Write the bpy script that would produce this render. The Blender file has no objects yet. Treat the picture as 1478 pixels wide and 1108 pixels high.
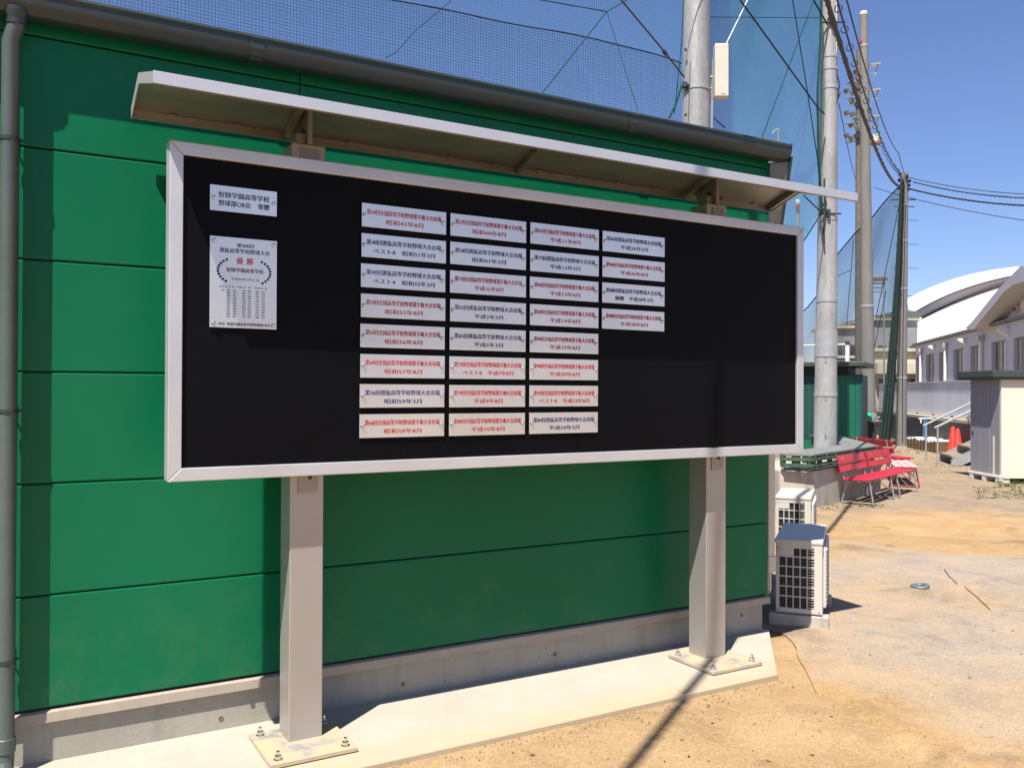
import bpy, bmesh, math, random
from mathutils import Vector, Matrix
random.seed(7)
sc = bpy.context.scene
COL = sc.collection

# ------------------------------------------------------------------ camera, sky, sun, exposure
CAM_H = 1.5264
YAW, PITCH, ROLL = math.radians(30.033), math.radians(0.403), math.radians(0.244)
FPX, IW, IH = 1260.28, 1478.0, 1108.0
_fwd = Vector((math.sin(YAW)*math.cos(PITCH), math.cos(YAW)*math.cos(PITCH), math.sin(PITCH)))
_rt = Vector((math.cos(YAW), -math.sin(YAW), 0))
_up = _rt.cross(_fwd)
RT = _rt*math.cos(ROLL) + _up*math.sin(ROLL)
UP = -_rt*math.sin(ROLL) + _up*math.cos(ROLL)
FW = _fwd
cam_d = bpy.data.cameras.new('camera'); cam = bpy.data.objects.new('camera', cam_d); COL.objects.link(cam)
cam_d.sensor_width = 36.0; cam_d.lens = 36.0*FPX/IW; cam_d.clip_end = 3000; cam_d.clip_start = 0.05
m3 = Matrix((RT, UP, -FW)).transposed()
cam.matrix_world = Matrix.Translation((0, 0, CAM_H)) @ m3.to_4x4()
sc.camera = cam

SUN = Vector((1.33, 1.0, -2.95)).normalized()          # direction the light travels
world = bpy.data.worlds.new('World'); sc.world = world; world.use_nodes = True
nt = world.node_tree; bg = nt.nodes['Background']
sky = nt.nodes.new('ShaderNodeTexSky'); sky.sky_type = 'NISHITA'; sky.sun_disc = False
sky.sun_elevation = math.asin(-SUN.z); sky.sun_rotation = math.atan2(-SUN.x, -SUN.y)
sky.air_density = 1.0; sky.dust_density = 0.3; sky.ozone_density = 6.0; sky.altitude = 50
tint = nt.nodes.new('ShaderNodeMix'); tint.data_type = 'RGBA'; tint.blend_type = 'MULTIPLY'; tint.inputs[0].default_value = 1.0; tint.inputs[7].default_value = (1.03, 0.965, 1.10, 1)   # the phone's violet-blue rendering of the sky
nt.links.new(sky.outputs[0], tint.inputs[6]); nt.links.new(tint.outputs[2], bg.inputs[0]); bg.inputs[1].default_value = 0.072
sd = bpy.data.lights.new('sun', 'SUN'); sd.energy = 5.0; sd.angle = math.radians(0.53); sd.color = (1.0, 0.95, 0.87)
so = bpy.data.objects.new('sun', sd); COL.objects.link(so); so.rotation_euler = SUN.to_track_quat('-Z', 'Y').to_euler(); so.location = (-6, -5, 14)
sc.view_settings.view_transform = 'Standard'; sc.view_settings.look = 'None'; sc.view_settings.exposure = 0.92; sc.view_settings.gamma = 1
sc.render.engine = 'CYCLES'; sc.cycles.use_denoising = True; sc.cycles.max_bounces = 6; sc.cycles.transparent_max_bounces = 16
sc.cycles.caustics_reflective = False; sc.cycles.caustics_refractive = False; sc.cycles.sample_clamp_indirect = 6

# ------------------------------------------------------------------ pixel helpers (direction from the photo, distance from the place)
O = Vector((0, 0, CAM_H))
def ray(px, py): return FW + RT*((px-IW/2)/FPX) - UP*((py-IH/2)/FPX)
def at(px, py, depth): return O + ray(px, py)*depth
def onY(px, py, Y): d = ray(px, py); return O + d*(Y/d.y)
def onZ(px, py, Z=0.0): d = ray(px, py); return O + d*((Z-CAM_H)/d.z)
def on_plane(px, py, P, n): d = ray(px, py); return O + d*((Vector(P)-O).dot(n)/d.dot(n))
G = -0.05                                             # level of the packed earth

# ------------------------------------------------------------------ materials
MATS = {}
class N:
    """tiny node helper"""
    def __init__(s, name):
        s.m = bpy.data.materials.new(name); s.m.use_nodes = True; s.t = s.m.node_tree; s.p = s.t.nodes['Principled BSDF']; MATS[name] = s.m
        s.geo = None
    def node(s, ty, **kw):
        n = s.t.nodes.new(ty)
        for k, v in kw.items():
            if k.startswith('i_'): n.inputs[k[2:].replace('_', ' ')].default_value = v
            else: setattr(n, k, v)
        return n
    def link(s, a, b): s.t.links.new(a, b)
    def pos(s, scale=(1, 1, 1), obj=False):
        g = s.node('ShaderNodeTexCoord') if obj else s.node('ShaderNodeNewGeometry')
        mp = s.node('ShaderNodeMapping'); mp.inputs['Scale'].default_value = scale
        s.link(g.outputs['Object' if obj else 'Position'], mp.inputs[0]); return mp.outputs[0]
    def noise(s, vec, scale, detail=4, rough=0.55, dist=0.0):
        n = s.node('ShaderNodeTexNoise'); n.inputs['Scale'].default_value = scale; n.inputs['Detail'].default_value = detail
        n.inputs['Roughness'].default_value = rough; n.inputs['Distortion'].default_value = dist; s.link(vec, n.inputs['Vector']); return n.outputs['Fac']
    def ramp(s, fac, stops, interp='LINEAR'):
        r = s.node('ShaderNodeValToRGB'); r.color_ramp.interpolation = interp; e = r.color_ramp.elements
        while len(e) < len(stops): e.new(0.5)
        for el, (p, c) in zip(e, stops):
            el.position = p; el.color = (*c, 1) if len(c) == 3 else c
        s.link(fac, r.inputs[0]); return r.outputs[0]
    def mix(s, f, a, b, mode='MIX'):
        n = s.node('ShaderNodeMix', data_type='RGBA', blend_type=mode)
        for sock, v in ((n.inputs[0], f), (n.inputs[6], a), (n.inputs[7], b)):
            if isinstance(v, (int, float)): sock.default_value = v
            elif isinstance(v, tuple): sock.default_value = (*v, 1)
            else: s.link(v, sock)
        return n.outputs[2]
    def math(s, op, a, b=0.0, c=0.0):
        n = s.node('ShaderNodeMath', operation=op)
        for sock, v in zip(n.inputs, (a, b, c)):
            if isinstance(v, (int, float)): sock.default_value = v
            else: s.link(v, sock)
        return n.outputs[0]
    def base(s, c):
        if isinstance(c, tuple): s.p.inputs['Base Color'].default_value = (*c, 1)
        else: s.link(c, s.p.inputs['Base Color'])
        return s
    def set(s, **kw):
        for k, v in kw.items():
            i = s.p.inputs[k.replace('_', ' ')]
            if isinstance(v, (int, float)): i.default_value = v
            else: s.link(v, i)
        return s
    def bump(s, h, strength=0.3, dist=0.01):
        b = s.node('ShaderNodeBump'); b.inputs['Strength'].default_value = strength; b.inputs['Distance'].default_value = dist
        s.link(h, b.inputs['Height']); s.link(b.outputs[0], s.p.inputs['Normal']); return s

def simple(name, col, rough=0.5, metal=0.0, var=0.12, scale=3.0, spec=0.5, bump=0.0, stretch=(1, 1, 1)):
    col = tuple(c_*0.84 for c_ in col)
    n = N(name); v = n.pos(stretch)
    a = n.noise(v, scale, 5, 0.6); b = n.noise(v, scale*9, 4, 0.6)
    f = n.math('ADD', n.math('MULTIPLY', a, 0.65), n.math('MULTIPLY', b, 0.35))
    lo = tuple(max(0, c*(1-var)) for c in col); hi = tuple(min(1, c*(1+var)) for c in col)
    n.base(n.ramp(f, [(0.3, lo), (0.7, hi)])); n.set(Metallic=metal, Specular_IOR_Level=spec)
    r = n.node('ShaderNodeMapRange'); r.inputs[3].default_value = max(0.02, rough-0.07); r.inputs[4].default_value = min(1, rough+0.07)
    n.link(b, r.inputs[0]); n.link(r.outputs[0], n.p.inputs['Roughness'])
    if bump: n.bump(b, bump, 0.004)
    return n.m

# sheet steel, green paint: long faint unevenness, dust low down and speckle
n = N('green_steel'); v = n.pos()
streak = n.noise(n.pos((0.6, 0.6, 0.25)), 2.2, 4, 0.6)
speck = n.noise(v, 180, 2, 0.7); dust = n.noise(v, 5, 6, 0.7)
c = n.mix(n.ramp(streak, [(0.3, (0, 0, 0)), (0.75, (1, 1, 1))]), (0.0022, 0.118, 0.050), (0.0036, 0.140, 0.060))
low = n.node('ShaderNodeSeparateXYZ'); n.link(v, low.inputs[0])
lowf = n.node('ShaderNodeMapRange'); lowf.inputs[1].default_value = 0.2; lowf.inputs[2].default_value = 0.75; lowf.inputs[3].default_value = 0.5; lowf.inputs[4].default_value = 0.04
n.link(low.outputs[2], lowf.inputs[0])
df = n.math('MULTIPLY', n.math('MULTIPLY', lowf.outputs[0], n.ramp(dust, [(0.45, (0, 0, 0)), (0.8, (1, 1, 1))])), n.ramp(speck, [(0.45, (0.2, 0.2, 0.2)), (0.7, (1, 1, 1))]))
c = n.mix(n.math('MULTIPLY', df, 0.55), c, (0.30, 0.27, 0.19)); n.base(c)
n.set(Specular_IOR_Level=0.20, Roughness=n.math('ADD', 0.27, n.math('MULTIPLY', streak, 0.12)))
n.bump(n.noise(n.pos((1.0, 1.0, 0.5)), 1.6, 2, 0.5), 0.06, 0.02)
n = N('brushed_aluminium'); v = n.pos((3, 3, 220)); b = n.noise(v, 2.0, 3, 0.6); a = n.noise(n.pos(), 2.0, 4, 0.6)
n.base(n.ramp(a, [(0.3, (0.385, 0.355, 0.33)), (0.7, (0.445, 0.415, 0.39))])); n.set(Metallic=0.55, Roughness=n.math('ADD', 0.36, n.math('MULTIPLY', b, 0.14)))
n = N('anodised_frame'); a = n.noise(n.pos(), 3.0, 4, 0.6)
n.base(n.ramp(a, [(0.3, (0.53, 0.525, 0.535)), (0.7, (0.60, 0.595, 0.605))])); n.set(Metallic=0.5, Roughness=n.math('ADD', 0.33, n.math('MULTIPLY', a, 0.12)))
n = N('canopy_metal'); a = n.noise(n.pos((1, 6, 6)), 2.5, 5, 0.6)
n.base(n.ramp(a, [(0.3, (0.27, 0.25, 0.225)), (0.7, (0.36, 0.335, 0.305))])); n.set(Metallic=0.55, Roughness=n.math('ADD', 0.26, n.math('MULTIPLY', a, 0.22)))
n = N('stainless'); v = n.pos((4, 4, 500)); b = n.noise(v, 2.0, 3, 0.7); a = n.noise(n.pos((1, 1, 0.4)), 2.6, 3, 0.5)
n.base(n.ramp(a, [(0.3, (0.70, 0.685, 0.65)), (0.7, (0.86, 0.84, 0.80))]))
n.set(Metallic=0.92, Roughness=n.math('ADD', 0.27, n.math('MULTIPLY', b, 0.18)))
simple('black_board', (0.0025, 0.0025, 0.0034), 0.5, 0, 0.3, 2, spec=0.10)
simple('ink_red', (0.55, 0.010, 0.018), 0.5, 0, 0.08); simple('ink_blue', (0.022, 0.020, 0.17), 0.5, 0, 0.08); simple('ink_black', (0.010, 0.010, 0.012), 0.5, 0, 0.1)
simple('chrome', (0.82, 0.81, 0.79), 0.16, 1.0, 0.04)
simple('gutter_grey', (0.030, 0.044, 0.042), 0.34, 0, 0.14, 4); simple('pipe_grey', (0.078, 0.100, 0.090), 0.36, 0, 0.14, 5)
simple('soffit_brown', (0.16, 0.145, 0.12), 0.24, 0.5, 0.3, 7); simple('flashing_beige', (0.40, 0.335, 0.265), 0.5, 0, 0.12, 5)
simple('roof_grey', (0.10, 0.115, 0.11), 0.45, 0.0, 0.15, 2); simple('cream_plastic', (0.66, 0.60, 0.50), 0.42, 0, 0.07, 6)
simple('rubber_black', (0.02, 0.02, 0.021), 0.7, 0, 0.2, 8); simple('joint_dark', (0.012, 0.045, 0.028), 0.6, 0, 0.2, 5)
simple('ac_white', (0.60, 0.565, 0.50), 0.42, 0, 0.07, 7); simple('coil_dark', (0.030, 0.028, 0.030), 0.6, 0.3, 0.25, 40)
simple('galvanised', (0.47, 0.48, 0.48), 0.42, 0.45, 0.16, 6, bump=0.05); simple('steel_wire', (0.07, 0.075, 0.078), 0.5, 0.5, 0.2, 20)
simple('pole_galv', (0.39, 0.39, 0.378), 0.5, 0.25, 0.32, 3.0, bump=0.08, stretch=(1.5, 1.5, 0.4))
simple('pole_concrete', (0.205, 0.198, 0.183), 0.85, 0, 0.22, 3.0, spec=0.3, bump=0.15, stretch=(1.5, 1.5, 0.35))
simple('pole_dark', (0.155, 0.135, 0.115), 0.85, 0, 0.25, 3.0, spec=0.3)
simple('net_teal', (0.012, 0.155, 0.150), 0.8, 0, 0.2, 4, spec=0.2); simple('net_navy', (0.018, 0.040, 0.052), 0.8, 0, 0.2, 4, spec=0.2)
simple('net_green', (0.022, 0.040, 0.034), 0.85, 0, 0.25, 2, spec=0.15); simple('rope_green', (0.008, 0.062, 0.048), 0.8, 0, 0.2, 30, spec=0.2)
simple('cable_black', (0.016, 0.012, 0.016), 0.55, 0, 0.2, 20)
simple('bench_red', (0.52, 0.018, 0.040), 0.42, 0, 0.2, 9); simple('bench_faded', (0.62, 0.40, 0.38), 0.6, 0, 0.3, 14)
simple('tube_grey', (0.42, 0.42, 0.42), 0.4, 0.5, 0.15, 15); simple('tube_red', (0.40, 0.022, 0.025), 0.45, 0, 0.15, 15)
simple('plank_grey', (0.20, 0.21, 0.195), 0.8, 0, 0.25, 5, spec=0.25, bump=0.2, stretch=(1, 1, 1)); simple('plank_green', (0.055, 0.105, 0.062), 0.7, 0, 0.35, 6, spec=0.3, bump=0.15)
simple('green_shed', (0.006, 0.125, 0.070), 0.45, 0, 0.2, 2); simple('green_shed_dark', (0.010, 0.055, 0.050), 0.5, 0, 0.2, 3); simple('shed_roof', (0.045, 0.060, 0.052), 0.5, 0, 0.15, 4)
simple('winch_green', (0.02, 0.42, 0.20), 0.4, 0, 0.1, 8); simple('shed_grey', (0.30, 0.30, 0.34), 0.42, 0.1, 0.08, 4); simple('shed_cream', (0.74, 0.69, 0.56), 0.5, 0, 0.05, 4)
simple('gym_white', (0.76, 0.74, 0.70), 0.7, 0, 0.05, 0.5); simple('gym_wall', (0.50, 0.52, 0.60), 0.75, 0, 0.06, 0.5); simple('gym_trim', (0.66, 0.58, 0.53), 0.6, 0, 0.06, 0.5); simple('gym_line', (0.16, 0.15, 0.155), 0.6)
simple('school_cream', (0.58, 0.53, 0.42), 0.8, 0, 0.08, 0.4); simple('school_grey', (0.30, 0.31, 0.33), 0.8, 0, 0.1, 0.4)
n = N('window_glass'); a = n.noise(n.pos(), 0.6, 3, 0.6); n.base(n.ramp(a, [(0.35, (0.03, 0.035, 0.035)), (0.7, (0.10, 0.11, 0.10))])); n.set(Roughness=0.06, Specular_IOR_Level=0.8)
simple('curtain', (0.40, 0.39, 0.33), 0.9, 0, 0.2, 3); simple('fence_white', (0.58, 0.60, 0.66), 0.5, 0, 0.07, 1.5)
simple('cone_red', (0.72, 0.045, 0.022), 0.45, 0, 0.1, 8); simple('chalk_white', (0.74, 0.73, 0.69), 0.8, 0, 0.12, 6); simple('wood_brown', (0.16, 0.10, 0.055), 0.85, 0, 0.3, 9, spec=0.2)
simple('tread_brown', (0.30, 0.245, 0.185), 0.8, 0, 0.2, 6, spec=0.3); simple('signal_red', (0.55, 0.02, 0.02), 0.5); simple('lamp_face', (0.72, 0.74, 0.78), 0.25, 0.3, 0.05); simple('lamp_grey', (0.16, 0.17, 0.185), 0.5, 0.2, 0.2, 5)
simple('rust', (0.24, 0.10, 0.05), 0.85, 0, 0.3, 9); simple('tarp_blue', (0.03, 0.16, 0.30), 0.5, 0, 0.3, 6); simple('bird_white', (0.75, 0.74, 0.70), 0.8)

def concrete(name, lo, hi, holes=True, dirty=0.25):
    n = N(name); v = n.pos(); a = n.noise(v, 2.2, 8, 0.62, 0.3); f = n.noise(v, 60, 4, 0.65); sv = n.noise(n.pos((5, 5, 0.7)), 2.0, 4, 0.6)
    c = n.ramp(n.math('ADD', n.math('MULTIPLY', a, 0.7), n.math('MULTIPLY', f, 0.3)), [(0.3, lo), (0.7, hi)])
    c = n.mix(n.math('MULTIPLY', n.ramp(sv, [(0.5, (0, 0, 0)), (0.72, (1, 1, 1))]), dirty), c, tuple(x*0.45 for x in lo))
    h = f
    if holes:
        vo = n.node('ShaderNodeTexVoronoi'); vo.inputs['Scale'].default_value = 11; vo.inputs['Randomness'].default_value = 1.0; n.link(v, vo.inputs['Vector'])
        hole = n.ramp(vo.outputs['Distance'], [(0.035, (1, 1, 1)), (0.06, (0, 0, 0))])
        few = n.ramp(n.noise(v, 3.1, 2), [(0.50, (0, 0, 0)), (0.54, (1, 1, 1))])
        hf = n.math('MULTIPLY', hole, few); c = n.mix(hf, c, tuple(x*0.25 for x in lo)); h = n.math('SUBTRACT', f, n.math('MULTIPLY', hf, 2.0))
    n.base(c); n.set(Roughness=0.88, Specular_IOR_Level=0.3); n.bump(h, 0.25, 0.006); return n
n = N('dusty_plate'); v = n.pos(); a = n.noise(v, 9, 7, 0.7, 0.4); f = n.ramp(a, [(0.36, (0, 0, 0)), (0.58, (1, 1, 1))])
n.base(n.mix(f, (0.42, 0.39, 0.36), (0.46, 0.35, 0.20))); n.set(Metallic=n.math('SUBTRACT', 0.5, n.math('MULTIPLY', f, 0.5)), Roughness=n.math('ADD', 0.45, n.math('MULTIPLY', f, 0.4)))
concrete('foundation_concrete', (0.27, 0.25, 0.205), (0.38, 0.35, 0.29))
concrete('plinth_concrete', (0.36, 0.33, 0.275), (0.47, 0.43, 0.36), False, 0.5)
concrete('retaining_concrete', (0.10, 0.092, 0.08), (0.20, 0.18, 0.155), False, 0.6)
# footing: pale concrete with sand blown on to it from the front edge
n = concrete('footing_concrete', (0.34, 0.31, 0.255), (0.42, 0.385, 0.32), False, 0.05)
v = n.pos(); s = n.node('ShaderNodeSeparateXYZ'); n.link(v, s.inputs[0]); mr = n.node('ShaderNodeMapRange'); mr.inputs[1].default_value = 3.36; mr.inputs[2].default_value = 3.78; mr.inputs[3].default_value = 0.78; mr.inputs[4].default_value = 0.25
n.link(s.outputs[1], mr.inputs[0]); sandn = n.noise(v, 4.5, 8, 0.7, 0.4)
ff = n.ramp(n.math('MULTIPLY', mr.outputs[0], n.math('ADD', sandn, 0.25)), [(0.30, (0, 0, 0)), (0.62, (1, 1, 1))])
old = n.p.inputs['Base Color'].links[0].from_socket
n.base(n.mix(n.math('MULTIPLY', ff, 0.8), old, (0.43, 0.32, 0.18)))

def earth(name, apron=False):
    """packed sand; zones of orange sand and greyer trodden soil lie where they lie on the site"""
    n = N(name); v = n.pos(); s = n.node('ShaderNodeSeparateXYZ'); n.link(v, s.inputs[0])
    q = n.math('ADD', n.math('MULTIPLY', s.outputs[0], 0.5), n.math('MULTIPLY', s.outputs[1], 0.866))
    big = n.noise(v, 0.55, 7, 0.62, 0.3); mid = n.noise(v, 2.3, 8, 0.66, 0.35); fine = n.noise(v, 26, 6, 0.75); grain = n.noise(v, 230, 3, 0.7)
    sand = n.ramp(n.math('ADD', n.math('MULTIPLY', mid, 0.6), n.math('MULTIPLY', fine, 0.4)), [(0.28, (0.39, 0.245, 0.115)), (0.5, (0.53, 0.36, 0.175)), (0.72, (0.63, 0.46, 0.25))])
    grey = n.ramp(n.math('ADD', n.math('MULTIPLY', mid, 0.55), n.math('MULTIPLY', fine, 0.45)), [(0.28, (0.25, 0.195, 0.13)), (0.5, (0.37, 0.30, 0.21)), (0.72, (0.47, 0.39, 0.28))])
    qd = n.math('ADD', q, n.math('MULTIPLY', n.math('SUBTRACT', big, 0.5), 5.5)); qn = n.math('DIVIDE', qd, 40)
    if apron:
        worn = n.ramp(n.math('ADD', n.math('MULTIPLY', mid, 0.5), n.math('MULTIPLY', fine, 0.5)), [(0.28, (0.31, 0.265, 0.21)), (0.5, (0.455, 0.39, 0.305)), (0.72, (0.55, 0.48, 0.385))])
        cover = n.ramp(n.math('ADD', n.math('MULTIPLY', big, 0.5), n.math('MULTIPLY', mid, 0.5)), [(0.44, (0, 0, 0)), (0.60, (1, 1, 1))])
        far = n.ramp(qn, [(0.195, (0, 0, 0)), (0.222, (1, 1, 1))])
        edge = n.math('ADD', n.math('SUBTRACT', s.outputs[0], n.math('ADD', 3.02, n.math('MULTIPLY', s.outputs[1], 0.19))), n.math('MULTIPLY', n.math('SUBTRACT', n.math('ADD', n.math('MULTIPLY', mid, 0.6), n.math('MULTIPLY', big, 0.4)), 0.5), 2.6))
        edgef = n.ramp(edge, [(0.12, (1, 1, 1)), (0.85, (0, 0, 0))])
        m0 = n.node('ShaderNodeMath', operation='MAXIMUM'); n.link(edgef, m0.inputs[0]); n.link(far, m0.inputs[1]); far = m0.outputs[0]
        mx = n.node('ShaderNodeMath', operation='MAXIMUM'); n.link(n.math('MULTIPLY', cover, 0.6), mx.inputs[0]); n.link(far, mx.inputs[1])
        c = n.mix(mx.outputs[0], worn, sand)
    else:
        f = n.ramp(qn, [(0.0, (0.35,)*3), (0.09, (0.15,)*3), (0.262, (0.0,)*3), (0.295, (0.92,)*3), (0.6, (0.8,)*3), (1.0, (0.55,)*3)])
        c = n.mix(f, sand, grey)
    stain = n.ramp(n.noise(v, 1.3, 8, 0.7, 0.6), [(0.53, (0, 0, 0)), (0.70, (1, 1, 1))])
    c = n.mix(n.math('MULTIPLY', stain, 0.55), c, (0.15, 0.115, 0.075))
    pv = n.node('ShaderNodeTexVoronoi'); pv.inputs['Scale'].default_value = 38; n.link(v, pv.inputs['Vector'])
    peb = n.math('MULTIPLY', n.ramp(pv.outputs['Distance'], [(0.10, (1, 1, 1)), (0.2, (0, 0, 0))]), n.ramp(n.noise(v, 9, 3), [(0.5, (0, 0, 0)), (0.62, (1, 1, 1))]))
    c = n.mix(n.math('MULTIPLY', peb, 0.35), c, (0.20, 0.16, 0.115))
    c = n.mix(0.62, c, n.ramp(grain, [(0.25, (0.35,)*3), (0.7, (1.0,)*3)]), 'MULTIPLY')
    gr2 = n.noise(v, 75, 5, 0.8); c = n.mix(0.8, c, n.ramp(gr2, [(0.34, (0.62, 0.60, 0.57)), (0.5, (1.0,)*3), (0.68, (1.22,)*3)]), 'MULTIPLY')
    c = n.mix(1.0, c, (0.86, 0.83, 0.83), 'MULTIPLY')
    n.base(c); n.set(Roughness=0.95, Specular_IOR_Level=0.15)
    h = n.math('ADD', n.math('ADD', n.math('MULTIPLY', mid, 1.0), n.math('MULTIPLY', fine, 0.5)), n.math('ADD', n.math('MULTIPLY', n.math('ADD', grain, gr2), 0.16), n.math('MULTIPLY', peb, 0.12)))
    n.bump(h, 0.55, 0.03)
earth('sand_earth'); earth('apron_earth', True)
simple('weed_green', (0.12, 0.15, 0.035), 0.8, 0, 0.4, 9, spec=0.2); simple('stone', (0.27, 0.205, 0.135), 0.9, 0, 0.3, 30, spec=0.2)

# ------------------------------------------------------------------ mesh builder
class MB:
    def __init__(s, M=None): s.v = []; s.f = []; s.M = M
    def add(s, vs, fs):
        o = len(s.v)
        s.v += [s.M @ Vector(p) if s.M else Vector(p) for p in vs]; s.f += [tuple(i+o for i in f) for f in fs]; return s
    def box(s, x0, x1, y0, y1, z0, z1):
        return s.add([(x0, y0, z0), (x1, y0, z0), (x1, y1, z0), (x0, y1, z0), (x0, y0, z1), (x1, y0, z1), (x1, y1, z1), (x0, y1, z1)],
                     [(3, 2, 1, 0), (4, 5, 6, 7), (0, 1, 5, 4), (1, 2, 6, 5), (2, 3, 7, 6), (3, 0, 4, 7)])
    def prism(s, pts, off):
        """polygon (list of 3D points) swept by the vector off"""
        k = len(pts); off = Vector(off); a = [Vector(p) for p in pts]; b = [p+off for p in a]
        return s.add(a+b, [tuple(range(k))[::-1], tuple(range(k, 2*k))]+[(i, (i+1) % k, (i+1) % k+k, i+k) for i in range(k)])
    def tube(s, pts, r, k=8, cap=True):
        pts = [Vector(p) for p in pts]; rs = r if isinstance(r, (list, tuple)) else [r]*len(pts); vs = []; fs = []
        prev = None
        for i, p in enumerate(pts):
            d = (pts[min(i+1, len(pts)-1)]-pts[max(i-1, 0)]).normalized()
            ref = Vector((0, 0, 1)) if abs(d.z) < 0.95 else Vector((1, 0, 0))
            u = d.cross(ref).normalized(); w = u.cross(d)
            if prev is not None:
                u = (prev-d*prev.dot(d)).normalized(); w = u.cross(d)
            prev = u
            for j in range(k):
                a = 2*math.pi*j/k; vs.append(p+u*(rs[i]*math.cos(a))+w*(rs[i]*math.sin(a)))
        for i in range(len(pts)-1):
            for j in range(k): fs.append((i*k+j, i*k+(j+1) % k, (i+1)*k+(j+1) % k, (i+1)*k+j))
        if cap: fs.append(tuple(range(k))[::-1]); fs.append(tuple(range((len(pts)-1)*k, len(pts)*k)))
        return s.add(vs, fs)
    def lathe(s, c, prof, k=16):
        """profile of (radius, height) about a vertical axis at c"""
        c = Vector(c); vs = [c+Vector((r*math.cos(2*math.pi*j/k), r*math.sin(2*math.pi*j/k), z)) for r, z in prof for j in range(k)]
        fs = [(i*k+j, i*k+(j+1) % k, (i+1)*k+(j+1) % k, (i+1)*k+j) for i in range(len(prof)-1) for j in range(k)]
        fs += [tuple(range(k))[::-1], tuple(range((len(prof)-1)*k, len(prof)*k))]
        return s.add(vs, fs)
    def bar(s, a, b, w, h, up=(0, 0, 1)):
        """rectangular bar from a to b"""
        a = Vector(a); b = Vector(b); d = (b-a).normalized(); up = Vector(up)
        sd_ = d.cross(up).normalized()*(w/2); u = sd_.cross(d).normalized()*(h/2)
        P = [a-sd_-u, a+sd_-u, a+sd_+u, a-sd_+u]; Q = [p+(b-a) for p in P]
        return s.add(P+Q, [(3, 2, 1, 0), (4, 5, 6, 7), (0, 1, 5, 4), (1, 2, 6, 5), (2, 3, 7, 6), (3, 0, 4, 7)])
    def mesh(s, name, mat, off=None, bevel=0.0, smooth=None, seg=2):
        me = bpy.data.meshes.new(name); me.from_pydata([tuple(p-off) if off else tuple(p) for p in s.v], [], s.f)
        bm = bmesh.new(); bm.from_mesh(me); bmesh.ops.recalc_face_normals(bm, faces=bm.faces)
        if bevel: bmesh.ops.bevel(bm, geom=[e for e in bm.edges if len(e.link_faces) == 2 and e.calc_face_angle(0) > 0.5], offset=bevel, segments=seg, affect='EDGES', profile=0.5)
        if smooth:
            for f in bm.faces: f.smooth = True
            for e in bm.edges:
                if len(e.link_faces) == 2 and e.calc_face_angle(0) > smooth: e.smooth = False
        bm.to_mesh(me); bm.free(); me.materials.append(MATS[mat]); return me

def new(name, data, parent=None):
    o = bpy.data.objects.new(name, data); COL.objects.link(o)
    if parent is not None: o.parent = parent
    return o
def root_loc(p):
    l = Vector((0, 0, 0))
    while p is not None: l += p.location; p = p.parent
    return l
def tag(o, label=None, cat=None, group=None, kind=None):
    if label: o['label'] = label
    if cat: o['category'] = cat
    if group: o['group'] = group
    if kind: o['kind'] = kind
    return o
def thing(name, loc, label, cat, group=None):
    o = new(name, None); o.location = loc; o.empty_display_size = 0.2; return tag(o, label, cat, group)
def part(name, mb, mat, parent=None, bevel=0.0, smooth=None, seg=2):
    return new(name, mb.mesh(name, mat, root_loc(parent) if parent else None, bevel, smooth, seg), parent)
SM = math.radians(35)
def copy_tree(o, parent=None):
    c = o.copy(); COL.objects.link(c)
    if parent is not None: c.parent = parent
    for ch in list(o.children): copy_tree(ch, c)
    return c

# ================================================================== SETTING
# ground: one sheet, finer near the camera
mb = MB()
xs = [-900, -300, -80, -20]+[-8+0.5*i for i in range(61)]+[30, 60, 120, 300, 900]
ys = [-900, -200, -40, -10]+[-2+0.5*i for i in range(49)]+[30, 60, 120, 300, 900]
def gz(x, y):
    if -8 < x < 22 and -2 < y < 22 and not (x < 4.6 and y > 3.2):
        k_ = max(0.0, min(1.0, (y-2.2)/1.0))*max(0.0, min(1.0, (4.1-x)/0.8))
        return G+0.026*k_+0.010*(1-k_)*math.sin(x*1.7+0.6*math.sin(y*1.3))*math.sin(y*1.9+x*0.35)-0.006
    return G+(0.026*max(0.0, min(1.0, (4.1-x)/0.8)) if -8 < x < 4.6 and 3.2 < y < 4.2 else 0.0)
vs = [(x, y, gz(x, y)) for y in ys for x in xs]; nx = len(xs)
mb.add(vs, [(j*nx+i, j*nx+i+1, (j+1)*nx+i+1, (j+1)*nx+i) for j in range(len(ys)-1) for i in range(nx-1)])
tag(part('ground', mb, 'sand_earth', smooth=3.0), 'dry orange and grey packed sandy earth of the yard', 'ground', kind='structure')
# concrete footing strip the board stands on
ft = [(-3.2, 3.375), (3.62, 3.375), (4.232, 4.02), (4.232, 4.06), (-3.2, 4.06)]
mb = MB().prism([(x, y, -0.2) for x, y in ft], (0, 0, 0.2))
tag(part('footing', mb, 'footing_concrete', bevel=0.006), 'pale concrete footing strip along the foot of the green building', 'footing', kind='structure')
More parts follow.
